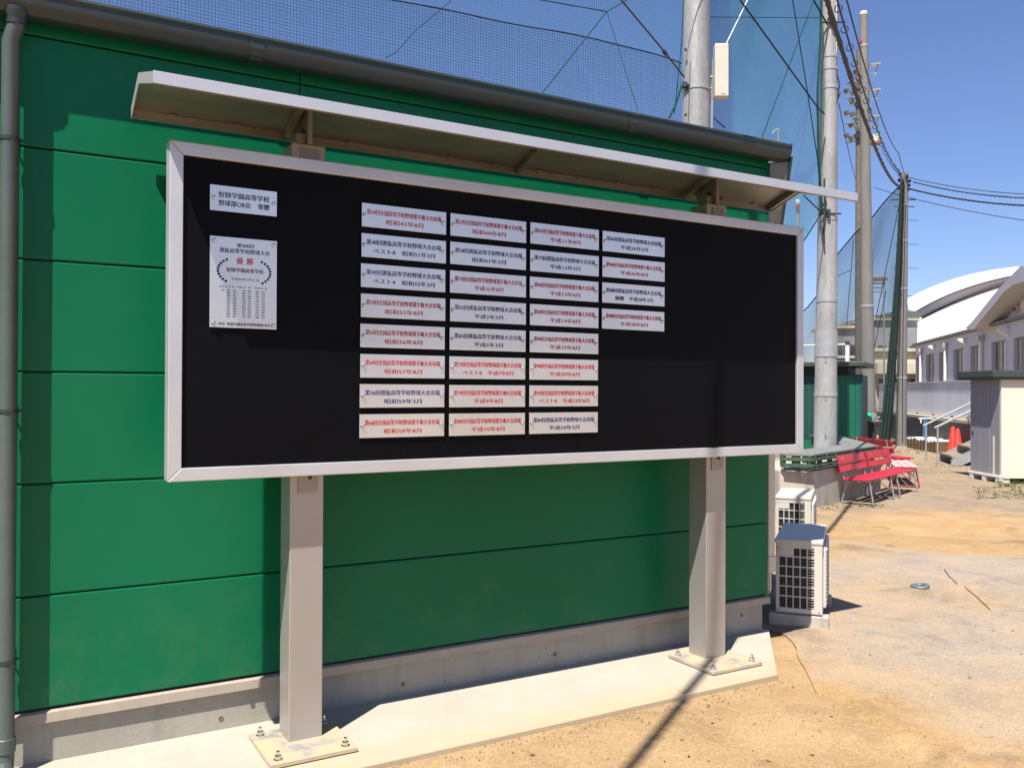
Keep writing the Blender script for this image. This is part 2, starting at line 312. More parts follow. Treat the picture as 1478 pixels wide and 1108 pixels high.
# worn concrete apron to the right of the building, sunk edges covered by sand
ap = [(4.34, 3.99), (4.17, 3.75), (4.0, 3.56), (3.83, 3.35), (3.66, 3.16), (3.50, 2.8), (3.33, 2.3), (3.2, 1.6), (3.1, 0.2), (4, -1.5), (9, -2), (15, -1), (16, 2.5), (11.5, 4.2), (9.6, 5.35), (8.3, 6.2), (7.2, 6.75), (6.2, 7.0), (5.1, 6.4), (4.5, 5.4), (4.36, 4.6)]
ap2 = []
for i, p in enumerate(ap):
    q = ap[(i+1) % len(ap)]; L = math.dist(p, q); k = max(1, int(L/0.12)) if i < 6 else max(1, int(L/0.4))
    for j in range(k):
        t = j/k; jt = 0.012 if i < 6 else 0.06
        ap2.append((p[0]+(q[0]-p[0])*t+random.uniform(-jt, jt), p[1]+(q[1]-p[1])*t+random.uniform(-jt, jt)))
cx, cy = 7.2, 3.2
mb = MB(); k = len(ap2)
def apz(p): return -0.034 if math.dist(p, (4.15, 3.7)) < 0.72 else G-0.012
ring = lambda s, zf: [(cx+(p[0]-cx)*s, cy+(p[1]-cy)*s, zf(p)) for p in ap2]
R0 = ring(1.0, lambda p: G-0.05); R1 = ring(0.998, apz); R2 = ring(0.965, lambda p: -0.026); R3 = ring(0.5, lambda p: -0.022)
mb.add(R0+R1+R2+R3, [(r*k+i, r*k+(i+1) % k, (r+1)*k+(i+1) % k, (r+1)*k+i) for r in range(3) for i in range(k)]+[tuple(range(3*k, 4*k))])
tag(part('pavement', mb, 'apron_earth', smooth=0.6), 'worn concrete apron half covered in sand beside the building', 'pavement', kind='structure')

# ================================================================== GREEN BUILDING
YW, XW, XL, ZTOP = 4.038, 4.2365, -2.6, 3.10
bld = thing('green_building', (0.8, 4.1, G), 'low green steel-clad building with dark grey gutter behind the plaque board', 'building')
mb = MB().box(XL, XW-0.012, YW+0.022, YW+3.1, 0.15, ZTOP)
part('wall', mb, 'joint_dark', bld)
J = [2.5021-0.455*k for k in range(6)]
cuts = [0.2225]+J[::-1][1:]+[2.957, 3.085]
rows = [(0.2225, J[4])] + [(J[k+1], J[k]) for k in range(3, -1, -1)] + [(J[0], 2.957), (2.957, 3.085)]
SEAM = 1.179
for z0, z1 in rows:
    for x0, x1 in ((XL, SEAM-0.0015), (SEAM+0.0015, XW)):
        mb = MB().box(x0, x1, YW, YW+0.03, z0+0.0028, z1-0.0028)
        part('siding_panel', mb, 'green_steel', bld, bevel=0.0055)
mb = MB().box(XW-0.02, XW+0.004, YW+0.004, YW+3.1, 0.21, ZTOP); part('end_wall', mb, 'green_steel', bld)
mb = MB().box(XL, XW-0.03, YW+0.012, YW+3.05, -0.25, 0.20); part('foundation', mb, 'foundation_concrete', bld, bevel=0.008)
mb = MB().prism([(XL, YW-0.014, 0.168), (XL, YW-0.010, 0.206), (XL, YW+0.004, 0.213), (XL, YW+0.028, 0.213), (XL, YW+0.028, 0.168)], (XW+0.012-XL, 0, 0)); part('base_flashing', mb, 'flashing_beige', bld)
for x, z in ((0.84, 0.05), (0.98, 0.085), (4.02, 0.115), (2.62, 0.075), (1.72, 0.06)):        # form-tie holes
    me = MB(Matrix.Translation((x, YW+0.011, z)) @ Matrix.Rotation(math.pi/2, 4, 'X')).lathe((0, 0, 0), [(0.011, 0), (0.011, 0.0015), (0.008, 0.0015), (0.008, 0.0005)], 12)
    part('form_tie_plug', me, 'retaining_concrete', bld)
# eave, gutter, roof
EY, EZ, EX = 3.906, 3.093, 4.300
mb = MB().prism([(XL, EY+0.075, EZ-0.075), (XL, YW-0.001, EZ-0.075), (XL, YW-0.001, EZ+0.02), (XL, EY+0.075, EZ+0.02)], (EX-XL, 0, 0)); part('soffit', mb, 'gutter_grey', bld)
gp = [(EY, EZ), (EY-0.004, EZ-0.012), (EY+0.004, EZ-0.020), (EY+0.004, EZ-0.055), (EY+0.018, EZ-0.085), (EY+0.040, EZ-0.100), (EY+0.092, EZ-0.100), (EY+0.092, EZ-0.012), (EY+0.086, EZ-0.012), (EY+0.086, EZ-0.094), (EY+0.042, EZ-0.094), (EY+0.022, EZ-0.080), (EY+0.010, EZ-0.052), (EY+0.010, EZ-0.006), (EY+0.006, EZ)]
for x0, x1 in ((XL, 0.95), (0.952, 3.05), (3.052, EX)):
    mb = MB().prism([(x0, y, z) for y, z in gp], (x1-x0, 0, 0)); g = part('gutter', mb, 'gutter_grey', bld, smooth=SM)
for x in (0.95, 3.05):
    mb = MB().prism([(x-0.03, y-0.003, z-0.003) for y, z in gp[:7]]+[(x-0.03, EY+0.092, EZ-0.106), (x-0.03, EY+0.04, EZ-0.09), (x-0.03, EY+0.012, EZ-0.05), (x-0.03, EY+0.012, EZ)], (0.06, 0, 0)); part('gutter_joiner', mb, 'gutter_grey', bld)
mb = MB().prism([(EX, EY-0.004, EZ+0.004), (EX, EY+0.004, EZ-0.058), (EX, EY+0.04, EZ-0.104), (EX, EY+0.13, EZ-0.104), (EX, EY+0.13, EZ+0.004)], (0.006, 0, 0)); part('gutter_end', mb, 'gutter_grey', bld)
mb = MB().prism([(XL-0.1, EY+0.03, EZ+0.006), (XL-0.1, YW+3.3, EZ-0.17), (XL-0.1, YW+3.3, EZ-0.20), (XL-0.1, EY+0.03, EZ-0.024)], (EX+0.03-XL, 0, 0)); part('roof', mb, 'roof_grey', bld)
mb = MB().prism([(XW-0.004, YW-0.012, 2.48), (EX+0.004, YW-0.022, 2.48), (EX+0.010, EY+0.03, EZ-0.10), (XW-0.004, YW-0.012, EZ-0.10)], (0, 0.05, 0)); part('gable_trim', mb, 'soffit_brown', bld, bevel=0.003)
mb = MB().bar((EX+0.012, YW-0.005, 2.50), (EX+0.016, EY+0.03, EZ-0.07), 0.012, 0.05, (0, 1, 0)); part('trim_edge', mb, 'gutter_grey', bld)
# downpipe with collar, brackets and outlet
PX, PY, PR = 0.003, 3.962, 0.0325
mb = MB().tube([(PX+0.018, PY-0.012, 3.0), (PX+0.018, PY-0.012, 2.955), (PX+0.010, PY-0.008, 2.925), (PX, PY, 2.895), (PX, PY, 0.085), (PX-0.002, PY-0.012, 0.05), (PX-0.004, PY-0.055, 0.03)], PR, 20)
dp = part('downpipe', mb, 'pipe_grey', bld, smooth=SM)
mb = MB().lathe((PX+0.018, PY-0.012, 2.952), [(PR+0.001, 0), (PR+0.005, 0.004), (PR+0.005, 0.03), (PR+0.012, 0.042), (PR+0.012, 0.066), (PR, 0.07)], 20); part('collar', mb, 'gutter_grey', dp, smooth=SM)
mb = MB().lathe((PX, PY, 0.10), [(PR+0.001, 0), (PR+0.0045, 0.002), (PR+0.0045, 0.055), (PR+0.001, 0.058)], 20); part('sleeve', mb, 'pipe_grey', dp, smooth=SM)
mb = MB().tube([(PX-0.004, PY-0.054, 0.0301), (PX-0.0043, PY-0.0562, 0.0292)], PR-0.004, 16); part('outlet', mb, 'rubber_black', dp)
for z in (2.506, 1.436, 0.457):
    mb = MB().lathe((PX, PY, z), [(PR+0.0005, -0.008), (PR+0.004, -0.007), (PR+0.004, 0.007), (PR+0.0005, 0.008)], 20)
    mb.tube([(PX+PR, PY+0.005, z), (PX+PR+0.012, PY+0.012, z)], 0.006, 8).tube([(PX+0.01, PY+PR, z), (PX+0.01, YW-0.002, z)], 0.005, 8)
    mb.box(PX-0.012, PX+0.032, YW-0.004, YW-0.0005, z-0.03, z+0.03)
    part('pipe_bracket', mb, 'gutter_grey', dp, smooth=SM)
# pipe duct of the air conditioner on the corner
mb = MB().box(XW+0.006, XW+0.062, YW-0.006, YW+0.055, 0.42, 2.50); dc = part('pipe_duct', mb, 'cream_plastic', bld, bevel=0.007)
mb = MB().box(XW+0.003, XW+0.068, YW-0.012, YW+0.06, 0.36, 0.47); part('duct_end', mb, 'cream_plastic', dc, bevel=0.008)
pp = []
for k_, (dx, r_) in enumerate(((0.018, 0.013), (0.042, 0.010), (0.055, 0.007))):
    mb = MB().tube([(XW+dx, YW+0.02, 0.40), (XW+dx, YW+0.02, 0.30), (XW+dx+0.012, YW+0.03, 0.24), (XW+0.085, YW+0.07+0.02*k_, 0.22-0.03*k_)], r_, 8); part('refrigerant_pipe', mb, ['flashing_beige', 'cream_plastic', 'rubber_black'][k_], dc, smooth=SM)

# ================================================================== PLAQUE BOARD
BX0, BX1, BZ0, BZ1, BY = 0.5397, 4.0679, 1.1638, 2.494, 3.5975
P1, P2, PWD, PYF, PZ = 1.0496, 3.4102, 0.1478, 3.7069, 2.585
brd = thing('award_board', ((BX0+BX1)/2, PYF+0.07, 0.0), 'long black award board of silver plaques on two square aluminium posts under a metal canopy', 'notice board')
fw = 0.052; yb = BY+0.082
# frame members with mitred ends (face, outer return, inner return)
def frame_member(a, b, c, d, name):
    mb = MB(); pts = [Vector(p) for p in (a, b, c, d)]
    mb.prism(pts, (0, 0.082, 0)); return part(name, mb, 'anodised_frame', brd, bevel=0.0035, seg=3)
e = 0.0006
frame_member((BX0, BY, BZ1), (BX1, BY, BZ1), (BX1-fw+e, BY, BZ1-fw), (BX0+fw-e, BY, BZ1-fw), 'frame_rail')
frame_member((BX0, BY, BZ0), (BX0+fw-e, BY, BZ0+fw), (BX1-fw+e, BY, BZ0+fw), (BX1, BY, BZ0), 'frame_rail')
frame_member((BX0, BY, BZ0+e), (BX0, BY, BZ1-e), (BX0+fw, BY, BZ1-fw-e), (BX0+fw, BY, BZ0+fw+e), 'frame_stile')
frame_member((BX1, BY, BZ0+e), (BX1-fw, BY, BZ0+fw+e), (BX1-fw, BY, BZ1-fw-e), (BX1, BY, BZ1-e), 'frame_stile')
PANY = 3.613
for x0, x1 in ((BX0+fw-0.006, 1.5185), (1.5195, 2.463), (2.464, 3.45), (3.451, BX1-fw+0.006)):
    mb = MB().box(x0, x1, PANY, PANY+0.012, BZ0+fw-0.006, BZ1-fw+0.006); part('black_panel', mb, 'black_board', brd)
mb = MB().box(BX0+0.004, BX1-0.004, yb-0.045, yb-0.002, BZ0+0.004, BZ1-0.004); part('back_panel', mb, 'canopy_metal', brd)
# posts
for x in (P1, P2):
    mb = MB().box(x, x+PWD, PYF, PYF+0.146, 0.012, PZ); po = part('post', mb, 'brushed_aluminium', brd, bevel=0.006, seg=3)
    px0 = x-0.126; mb = MB().box(px0, px0+0.365, 3.515, 3.883, 0.004, 0.022); pl = part('base_plate', mb, 'dusty_plate', brd, bevel=0.002)
    mb = MB().box(x+0.02, x+PWD-0.02, PYF+0.02, PYF+0.12, PZ-0.001, PZ+0.004); part('post_cap', mb, 'canopy_metal', po, bevel=0.002)
    mb = MB().box(px0+0.02, px0+0.345, 3.535, 3.86, 0.0, 0.0042); part('grout', mb, 'foundation_concrete', pl)
    for bx, by in ((px0+0.04, 3.555), (px0+0.325, 3.555), (px0+0.04, 3.843), (px0+0.325, 3.843)):
        mb = MB().lathe((bx, by, 0.022), [(0.020, 0), (0.020, 0.003), (0.0145, 0.0032), (0.0145, 0.017), (0.013, 0.019), (0.008, 0.0195), (0.008, 0.034), (0.006, 0.036)], 6); part('anchor_bolt', mb, 'chrome', pl)
    for z0, z1, nm in ((BZ0-0.085, BZ0-0.002, 'lower_bracket'), (BZ1-0.0, PZ-0.018, 'upper_bracket')):
        mb = MB().box(x+0.034, x+PWD-0.028, PYF-0.006, PYF-0.0005, z0, z1); br = part(nm, mb, 'canopy_metal', po, bevel=0.0015)
    mb = MB().box(x+0.03, x+PWD-0.03, yb-0.003, PYF-0.0004, BZ0+0.05, BZ1-0.05); part('mounting_rail', mb, 'canopy_metal', po)
    mb = MB(Matrix.Translation((x+0.085, PYF-0.006, BZ0-0.018)) @ Matrix.Rotation(math.pi/2, 4, 'X')).lathe((0, 0, 0), [(0.009, 0), (0.009, 0.004), (0.006, 0.007)], 12); part('bracket_bolt', mb, 'steel_wire', po, smooth=SM)
# canopy: folded roof, ridge over the posts
CX0, CX1 = 0.4396, 4.168
A = Vector((0, 3.950, 2.654)); Bp = Vector((0, 3.7206, 2.7307)); C = Vector((0, 3.3049, 2.6061)); CH = 0.0428
def sheet(p, q, t, x0, x1):
    return MB().prism([(x0, p.y, p.z), (x0, q.y, q.z), (x0, q.y, q.z+t), (x0, p.y, p.z+t)], (x1-x0, 0, 0))
up_ = Vector((0, 0, CH-0.004))
can = part('canopy_rear_sheet', sheet(A+up_, Bp+up_, 0.004, CX0+0.004, CX1-0.004), 'canopy_metal', brd)
part('canopy_front_sheet', sheet(C+up_, Bp+up_+Vector((0, 0.0, 0.0)), 0.004, CX0+0.004, CX1-0.004), 'canopy_metal', brd)
mb = MB().box(CX0, CX1, C.y-0.004, C.y, C.z, C.z+CH+0.002); part('canopy_fascia', mb, 'anodised_frame', brd, bevel=0.0012)
mb = MB().box(CX0, CX1, C.y, C.y+0.018, C.z, C.z+0.003); part('fascia_lip', mb, 'canopy_metal', can)
mb = MB().box(CX0, CX1, A.y, A.y+0.004, A.z, A.z+CH+0.002); mb.box(CX0+0.004, CX1-0.004, A.y-0.012, A.y, A.z, A.z+0.003); part('canopy_rear_lip', mb, 'canopy_metal', brd)
for x in (CX0, CX1-0.004):
    prof = [A, Bp, C, C+Vector((0, 0, CH)), Bp+Vector((0, 0, CH)), A+Vector((0, 0, CH))]
    mb = MB().prism([(x, p.y, p.z) for p in prof], (0.004, 0, 0)); part('canopy_end_plate', mb, 'anodised_frame', brd)
for x in (P1+0.03, 2.30, P2+0.03, 1.70 if False else 4.13):
    mb = MB().prism([(x, p.y, p.z) for p in (A+Vector((0, -0.013, 0.008)), Bp+Vector((0, 0, 0.002)), C+Vector((0, 0.02, 0.004)), C+Vector((0, 0.02, CH-0.012)), Bp+Vector((0, 0, CH-0.006)), A+Vector((0, -0.013, CH-0.005)))], (0.022, 0, 0))
    part('canopy_rib', mb, 'canopy_metal', brd)
for i in range(14):
    x = CX0+0.15+i*0.262
    mb = MB().box(x, x+0.022, A.y-0.02, A.y-0.001, A.z+0.030, A.z+0.035); part('clip', mb, 'brushed_aluminium', can)
for x in (P1, P2):
    mb = MB()
    xx = x+0.072
    tri = [(xx, PYF+0.012, PZ), (xx, PYF+0.135, PZ), (xx, PYF+0.11, 2.738), (xx, PYF-0.13, 2.742), (xx, PYF-0.13, 2.70)]
    tri = [(xx, PYF+0.005, PZ), (xx, PYF+0.140, PZ), (xx, 3.90, 2.700), (xx, Bp.y, Bp.z+0.03), (xx, PYF+0.005, Bp.z+0.02)]
    mb.prism(tri, (0.010, 0, 0)); mb.box(xx-0.004, xx+0.016, PYF-0.001, PYF+0.008, PZ, Bp.z+0.028)
    b2 = part('canopy_bracket', mb, 'canopy_metal', brd)
    mb = MB().tube([(xx-0.016, PYF+0.055, 2.655), (xx+0.022, PYF+0.055, 2.655)], 0.011, 6); part('bracket_bolt', mb, 'steel_wire', b2)
    mb = MB().box(xx-0.045, xx-0.003, PYF+0.03, PYF+0.04, PZ+0.004, PZ+0.05); part('bracket_clip', mb, 'canopy_metal', b2)

# ---- lettering
TXT = []
def queue_text(s, x, z, w, h, mat, parent, y, bold=0.0, align='FIT'):
    TXT.append((s, x, z, w, h, mat, parent, y, bold, align))
def flush_text():
    obs = []
    for s, *_r in TXT:
        cu = bpy.data.curves.new('lettering', 'FONT'); cu.body = s; cu.size = 1.0; cu.resolution_u = 2; cu.fill_mode = 'FRONT' if hasattr(cu, 'fill_mode') else cu.fill_mode
        o = bpy.data.objects.new('lettering', cu); COL.objects.link(o); obs.append(o)
    dg = bpy.context.evaluated_depsgraph_get(); dg.update()
    res = {}
    for o, (s, x, z, w, h, mat, parent, y, bold, align) in zip(obs, TXT):
        me = bpy.data.meshes.new_from_object(o.evaluated_get(dg), depsgraph=dg)
        vs = [v.co.copy() for v in me.vertices]
        if vs:
            x0 = min(v.x for v in vs); x1 = max(v.x for v in vs); y0 = min(v.y for v in vs); y1 = max(v.y for v in vs)
            sx = w/(x1-x0); sy = h/(y1-y0)
            V = [(x+(v.x-(x0+x1)/2)*sx, y, z+(v.y-(y0+y1)/2)*sy) for v in vs]
            F = [tuple(p.vertices) for p in me.polygons]
            ex = 0.0 if h < 0.012 else h*0.045
            for k_, sh in enumerate((-ex/2, ex/2) if ex else (0,)): res.setdefault((parent, mat), MB()).add([(a+sh, b-0.0001*k_, c_) for a, b, c_ in V], F)   # double strike for weight
        bpy.data.meshes.remove(me); cu = o.data; bpy.data.objects.remove(o); bpy.data.curves.remove(cu)
    for (parent, mat), mb in res.items():
        off = root_loc(parent); me = bpy.data.meshes.new('lettering'); me.from_pydata([tuple(v-off) for v in mb.v], [], mb.f); me.materials.append(MATS[mat]); new('lettering', me, parent)
KO, SEN = '全国高等学校野球選手権大会出場', '選抜高等学校野球大会出場'
PLQ = [
 [('50', 'k', '昭和43年8月'), ('48', 's', 'ベスト8　昭和51年3月'), ('49', 's', 'ベスト4　昭和52年3月'), ('59', 'k', '昭和52年8月'), ('63', 'k', '昭和56年8月'), ('64', 'k', '昭和57年8月'), ('56', 's', '昭和59年3月'), ('66', 'k', '昭和59年8月')],
 [('67', 'k', '昭和60年8月'), ('58', 's', '昭和61年3月'), ('71', 'k', '平成元年8月'), ('62', 's', '平成2年3月'), ('65', 's', '平成5年3月'), ('77', 'k', 'ベスト8　平成7年8月'), ('79', 'k', '平成9年8月'), ('80', 'k', '平成10年8月')],
 [('81', 'k', '平成11年8月'), ('73', 's', '平成13年3月'), ('83', 'k', '平成13年8月'), ('84', 'k', '平成14年8月'), ('89', 'k', '平成19年8月'), ('90', 'k', '平成20年8月'), ('93', 'k', 'ベスト8　平成23年8月'), ('84', 's', '平成24年3月')],
 [('86', 's', '平成26年3月'), ('96', 'k', '平成26年8月'), ('88', 's', '優勝　平成28年3月'), ('98', 'k', '平成28年8月')]]
PW, PH, PLY, PT = 0.405, 0.1025, 3.6035, 0.0025
me_scr = MB(Matrix.Rotation(math.pi/2, 4, 'X')).lathe((0, 0, 0), [(0.0055, -0.010), (0.0055, 0.003), (0.0085, 0.003), (0.0085, 0.006), (0.0065, 0.0095), (0.003, 0.011)], 12).mesh('screw', 'chrome', smooth=SM)
def plaque(x0, z1, w, h, label, screws, corner=False):
    off = root_loc(brd)
    jx, jz = random.uniform(-.001, .001), random.uniform(-.001, .001)
    mb = MB(Matrix.Translation((x0+w/2+jx, PLY, z1-h/2+jz)) @ Matrix.Rotation(random.uniform(-.004, .004), 4, 'X') @ Matrix.Rotation(random.uniform(-.003, .003), 4, 'Z')).box(-w/2, w/2, 0, PT, -h/2, h/2)
    p = part('plaque', mb, 'stainless', brd, bevel=0.0006, seg=1); p['label'] = label
    for sx, sz in screws:
        o = new('screw', me_scr, p); o.location = Vector((x0+sx, PLY, z1-sz))-off
    return p
LY = PLY-0.0012
for c, colm in enumerate(PLQ):
    for r, (num, kind, line2) in enumerate(colm):
        x0 = 1.3265+c*0.4283-(0.0045*(r/7) if c == 0 else 0.003*(r/7)); z1 = 2.337-r*0.1313
        ink = 'ink_red' if kind == 'k' else 'ink_blue'
        p = plaque(x0, z1, PW, PH, 'silver plaque lettered in %s: number %s, %s' % ('red' if kind == 'k' else 'blue', num, line2.replace('　', ' ')), [(0.014, 0.051), (PW-0.014, 0.051)])
        queue_text('第%s回%s' % (num, KO if kind == 'k' else SEN), x0+PW/2, z1-0.036, 0.357, 0.023, ink, p, LY, 1)
        n2 = len(line2); queue_text(line2, x0+PW/2, z1-0.074, 0.0255*n2-0.005*(n2 > 8)*2, 0.0215, ink, p, LY, 0.014)
p = plaque(0.6935, 2.3395, 0.266, 0.102, 'silver donor plaque with two lines of black lettering', [(0.0135, 0.051), (0.2525, 0.051)])
queue_text('智辯学園高等学校', 0.8265, 2.3395-0.036, 0.202, 0.024, 'ink_black', p, LY, 0.018)
queue_text('野球部OB会', 0.789, 2.3395-0.069, 0.126, 0.024, 'ink_black', p, LY, 0.018); queue_text('寄贈', 0.9045, 2.3395-0.069, 0.045, 0.024, 'ink_black', p, LY, 0.018)
p = plaque(0.6945, 2.1355, 0.266, 0.364, 'tall silver plaque with laurel wreath, red heading and small black rows', [(0.015, 0.017), (0.251, 0.017), (0.015, 0.348), (0.251, 0.348)])
bx, bz = 0.6945, 2.1355
def T(s, fx, fz, w, h, m='ink_black', b=0.014): queue_text(s, bx+0.266*fx, bz-0.364*fz, w, h, m, p, LY, b)
T('第88回', 0.515, 0.082, 0.068, 0.0165); T('選抜高等学校野球大会', 0.51, 0.146, 0.200, 0.0195)
T('優', 0.435, 0.253, 0.026, 0.027, 'ink_red', 0.03); T('勝', 0.588, 0.253, 0.026, 0.027, 'ink_red', 0.03)
T('智辯学園高等学校', 0.515, 0.358, 0.147, 0.0175); T('平成28年3月31日', 0.515, 0.457, 0.110, 0.0105, 'ink_black', 0.008)
T('寄贈', 0.17, 0.956, 0.024, 0.011); T('智辯学園高等学校野球部OB会', 0.575, 0.957, 0.172, 0.0125)
# laurel wreath leaves and the small rows (too small to read) as ink
mb = MB()
for sgn in (-1, 1):
    for i in range(10):
        a = math.radians(-58+i*12.5); R_ = 0.074; cxw, czw = 0.505, 0.372
        for s2 in (-1, 1):
            rr = R_*(1+0.02*s2)
            cxp = bx+0.266*cxw+sgn*(0.030+rr*math.cos(a)); czp = bz-0.364*czw+rr*0.70*math.sin(a)
            ta = a+math.pi/2+s2*0.75; L_, w_ = 0.0135, 0.0040
            dx, dz = sgn*math.cos(ta), math.sin(ta)*0.9; nx_, nz_ = -dz, dx; ox, oz = sgn*math.cos(a)*0.004*s2, math.sin(a)*0.004*s2
            q = [(0, 0), (0.35, 1), (0.7, 0.75), (1, 0), (0.7, -0.75), (0.35, -1)]
            mb.add([(cxp+ox+dx*L_*u+nx_*w_*v_, LY, czp+oz+dz*L_*u+nz_*w_*v_) for u, v_ in q], [tuple(range(6))])
rnd = random.Random(3)
def tick(fx, fz, w, h):
    for k_ in range(3):
        xx = bx+0.266*fx+w*(k_-1)/3; zz = bz-0.364*fz
        for q in range(2):
            z0 = zz+(q-0.5)*h*0.7+rnd.uniform(-.0006, .0006); ww = w*rnd.uniform(.16, .3)
            mb.add([(xx-ww/2, LY, z0-h*.16), (xx+ww/2, LY, z0-h*.16), (xx+ww/2, LY, z0+h*.16), (xx-ww/2, LY, z0+h*.16)], [(0, 1, 2, 3)])
        ww = w*.08; mb.add([(xx-ww/2, LY-.0001, zz-h*.45), (xx+ww/2, LY-.0001, zz-h*.45), (xx+ww/2, LY-.0001, zz+h*.45), (xx-ww/2, LY-.0001, zz+h*.45)], [(0, 1, 2, 3)])
for g0, xs_ in ((0.0, (0.27, 0.36)), (0.0, (0.50, 0.58)), (0.0, (0.70, 0.79))):
    for i in range(11):
        for q in xs_: tick(q, 0.585+i*0.0288, 0.014, 0.0052)
for q in (0.15, 0.19, 0.24, 0.29, 0.34, 0.42, 0.46, 0.51, 0.58, 0.68, 0.72, 0.77, 0.83): tick(q, 0.545, 0.010, 0.0045)
tick(0.19, 0.585, 0.011, 0.005)
off = root_loc(p); me = bpy.data.meshes.new('wreath_print'); me.from_pydata([tuple(v-off) for v in mb.v], [], mb.f); me.materials.append(MATS['ink_black']); o_ = new('wreath_print', me, p); o_['kind'] = 'stuff'
flush_text()

# ================================================================== AIR CONDITIONERS
def ac_unit(M, w, d, h, label, group):
    """outdoor unit: w across its narrow side (x), d long (y), h high; the coil grille is on the -y side, the fan grille on +x"""
    loc = M.translation.copy(); t = thing('air_conditioner', loc, label, 'air conditioner', group)
    mb = MB(M); mb.box(0.012, w-0.012, 0.012, d-0.008, 0.10, 0.06+h-0.03); body = part('coil_core', mb, 'coil_dark', t)
    mb = MB(M); fr = 0.024
    mb.box(0, fr, 0, 0.012, 0.085, 0.06+h-0.028).box(w-fr-0.028, w, 0, 0.012, 0.085, 0.06+h-0.028).box(fr, w-fr-0.028, 0, 0.012, 0.085, 0.085+0.03).box(fr, w-fr-0.028, 0, 0.012, 0.06+h-0.06, 0.06+h-0.028)
    mb.box(0, 0.01, 0.012, d, 0.085, 0.06+h-0.028).box(0, w, d-0.008, d, 0.085, 0.06+h-0.028).box(w-0.01, w, 0.012, d-0.008, 0.085, 0.06+h-0.028)
    casing = part('casing', mb, 'ac_white', t, bevel=0.003)
    g0, g1, gz0, gz1 = fr, w-fr-0.028, 0.115, 0.06+h-0.06
    mb = MB(M)
    for i in range(1, 5):
        x = g0+(g1-g0)*i/5; mb.box(x-0.0035, x+0.0035, 0.002, 0.011, gz0, gz1)
    for i in range(1, 6):
        z = gz0+(gz1-gz0)*i/6+0.01; mb.box(g0, g1, 0.003, 0.010, z-0.004, z+0.004)
    part('coil_grille', mb, 'ac_white', casing)
    mb = MB(M)
    for i in range(22):
        z = gz0+(gz1-gz0)*(i+0.5)/22; mb.box(g0+(g1-g0)*0.80, g1, 0.0045, 0.0085, z-0.002, z+0.002)
    part('louvre', mb, 'ac_white', casing)
    mb = MB(M).box(g0, g0+(g1-g0)*0.40, 0.001, 0.009, gz1-0.05, gz1); part('valve_plate', mb, 'ac_white', casing)
    mb = MB(M); mb.box(-0.006, w+0.004, -0.006, d+0.006, 0.06+h-0.030, 0.06+h); lid = part('top_lid', mb, 'ac_white', t, bevel=0.008, seg=3)
    mb = MB(M)
    for x in (0.07, w*0.62): mb.box(x, x+0.006, 0.0, d, 0.06+h-0.001, 0.06+h+0.003)
    part('lid_rib', mb, 'ac_white', lid)
    # front: proud panel with fan grille
    mb = MB(M); mb.box(w, w+0.022, 0.05, d-0.03, 0.12, 0.06+h-0.06); fp = part('front_panel', mb, 'ac_white', t, bevel=0.008)
    mb = MB(M)
    for i in range(14):
        z = 0.15+(h-0.16)*i/13; mb.box(w+0.020, w+0.027, 0.07, d-0.2, z-0.003, z+0.003)
    part('fan_grille', mb, 'ac_white', fp)
    mb = MB(M); mb.box(0, w, 0.02, d-0.02, 0.075, 0.099); part('base_pan', mb, 'galvanised', t)
    for y in (0.02, d-0.13):
        mb = MB(M); mb.box(-0.045, w+0.04, y-0.03, y+0.08, -0.03, 0.073); part('foot_block', mb, 'plinth_concrete', t, bevel=0.006)
    for x, z in ((0.012, 0.10), (w-0.02, 0.10), (0.012, h), (w-0.06, h+0.01)):
        mb = MB(M @ Matrix.Translation((x, 0, z)) @ Matrix.Rotation(math.pi/2, 4, 'X')).lathe((0, 0, 0), [(0.004, 0), (0.004, 0.002), (0.002, 0.003)], 8); part('casing_screw', mb, 'steel_wire', casing)
    return t
AR_ = math.radians(-51.5)
ac_unit(Matrix.Translation((4.455, 4.175, -0.025)) @ Matrix.Rotation(AR_, 4, 'Z'), 0.295, 0.76, 0.51, 'off-white outdoor air conditioner standing close against the green building corner', 'outdoor air conditioner units')
p2 = at(1120, 700, 7.8); ac_unit(Matrix.Translation((p2.x, p2.y, -0.03)) @ Matrix.Rotation(AR_, 4, 'Z'), 0.295, 0.72, 0.565, 'off-white outdoor air conditioner with ribbed top, set behind the other unit', 'outdoor air conditioner units')

# ================================================================== POLES
def pole(name, px_bottom, px_top, py_top, depth, d0, d1, height, label, mat, bands, sections=(), k=20):
    b = at(px_bottom, 640, depth); b.z = G-0.02
    lean = at(px_top, py_top, depth); hh = lean.z
    dirv = Vector((lean.x-b.x, lean.y-b.y, 0))/(hh-G)
    t = thing(name, b, label, 'pole')
    pts = []; rs = []; zs = [0]+list(sections)+[height]
    for z in zs:
        pts.append(b+dirv*z+Vector((0, 0, z))); rs.append(0.5*(d0+(d1-d0)*z/height))
    body = part('shaft', MB().tube(pts, rs, k), mat, t, smooth=SM)
    for z in bands:
        r_ = 0.5*(d0+(d1-d0)*z/height); c = b+dirv*z+Vector((0, 0, z)); mb = MB().lathe(c, [(r_, -0.03), (r_+0.008, -0.028), (r_+0.008, 0.028), (r_, 0.03)], k); part('band', mb, 'galvanised', t, smooth=SM)
    return t, (lambda z: b+dirv*z+Vector((0, 0, z)))
AD, BD, CD, DD = 10.3, 14.0, 21.0, 25.5
poleA, fA = pole('net_pole', 1001, 1005, 100, AD, 0.36, 0.26, 11, 'thick galvanised net pole rising behind the roof with a beige box on it', 'pole_galv', [5.15], [2, 4, 6, 8])
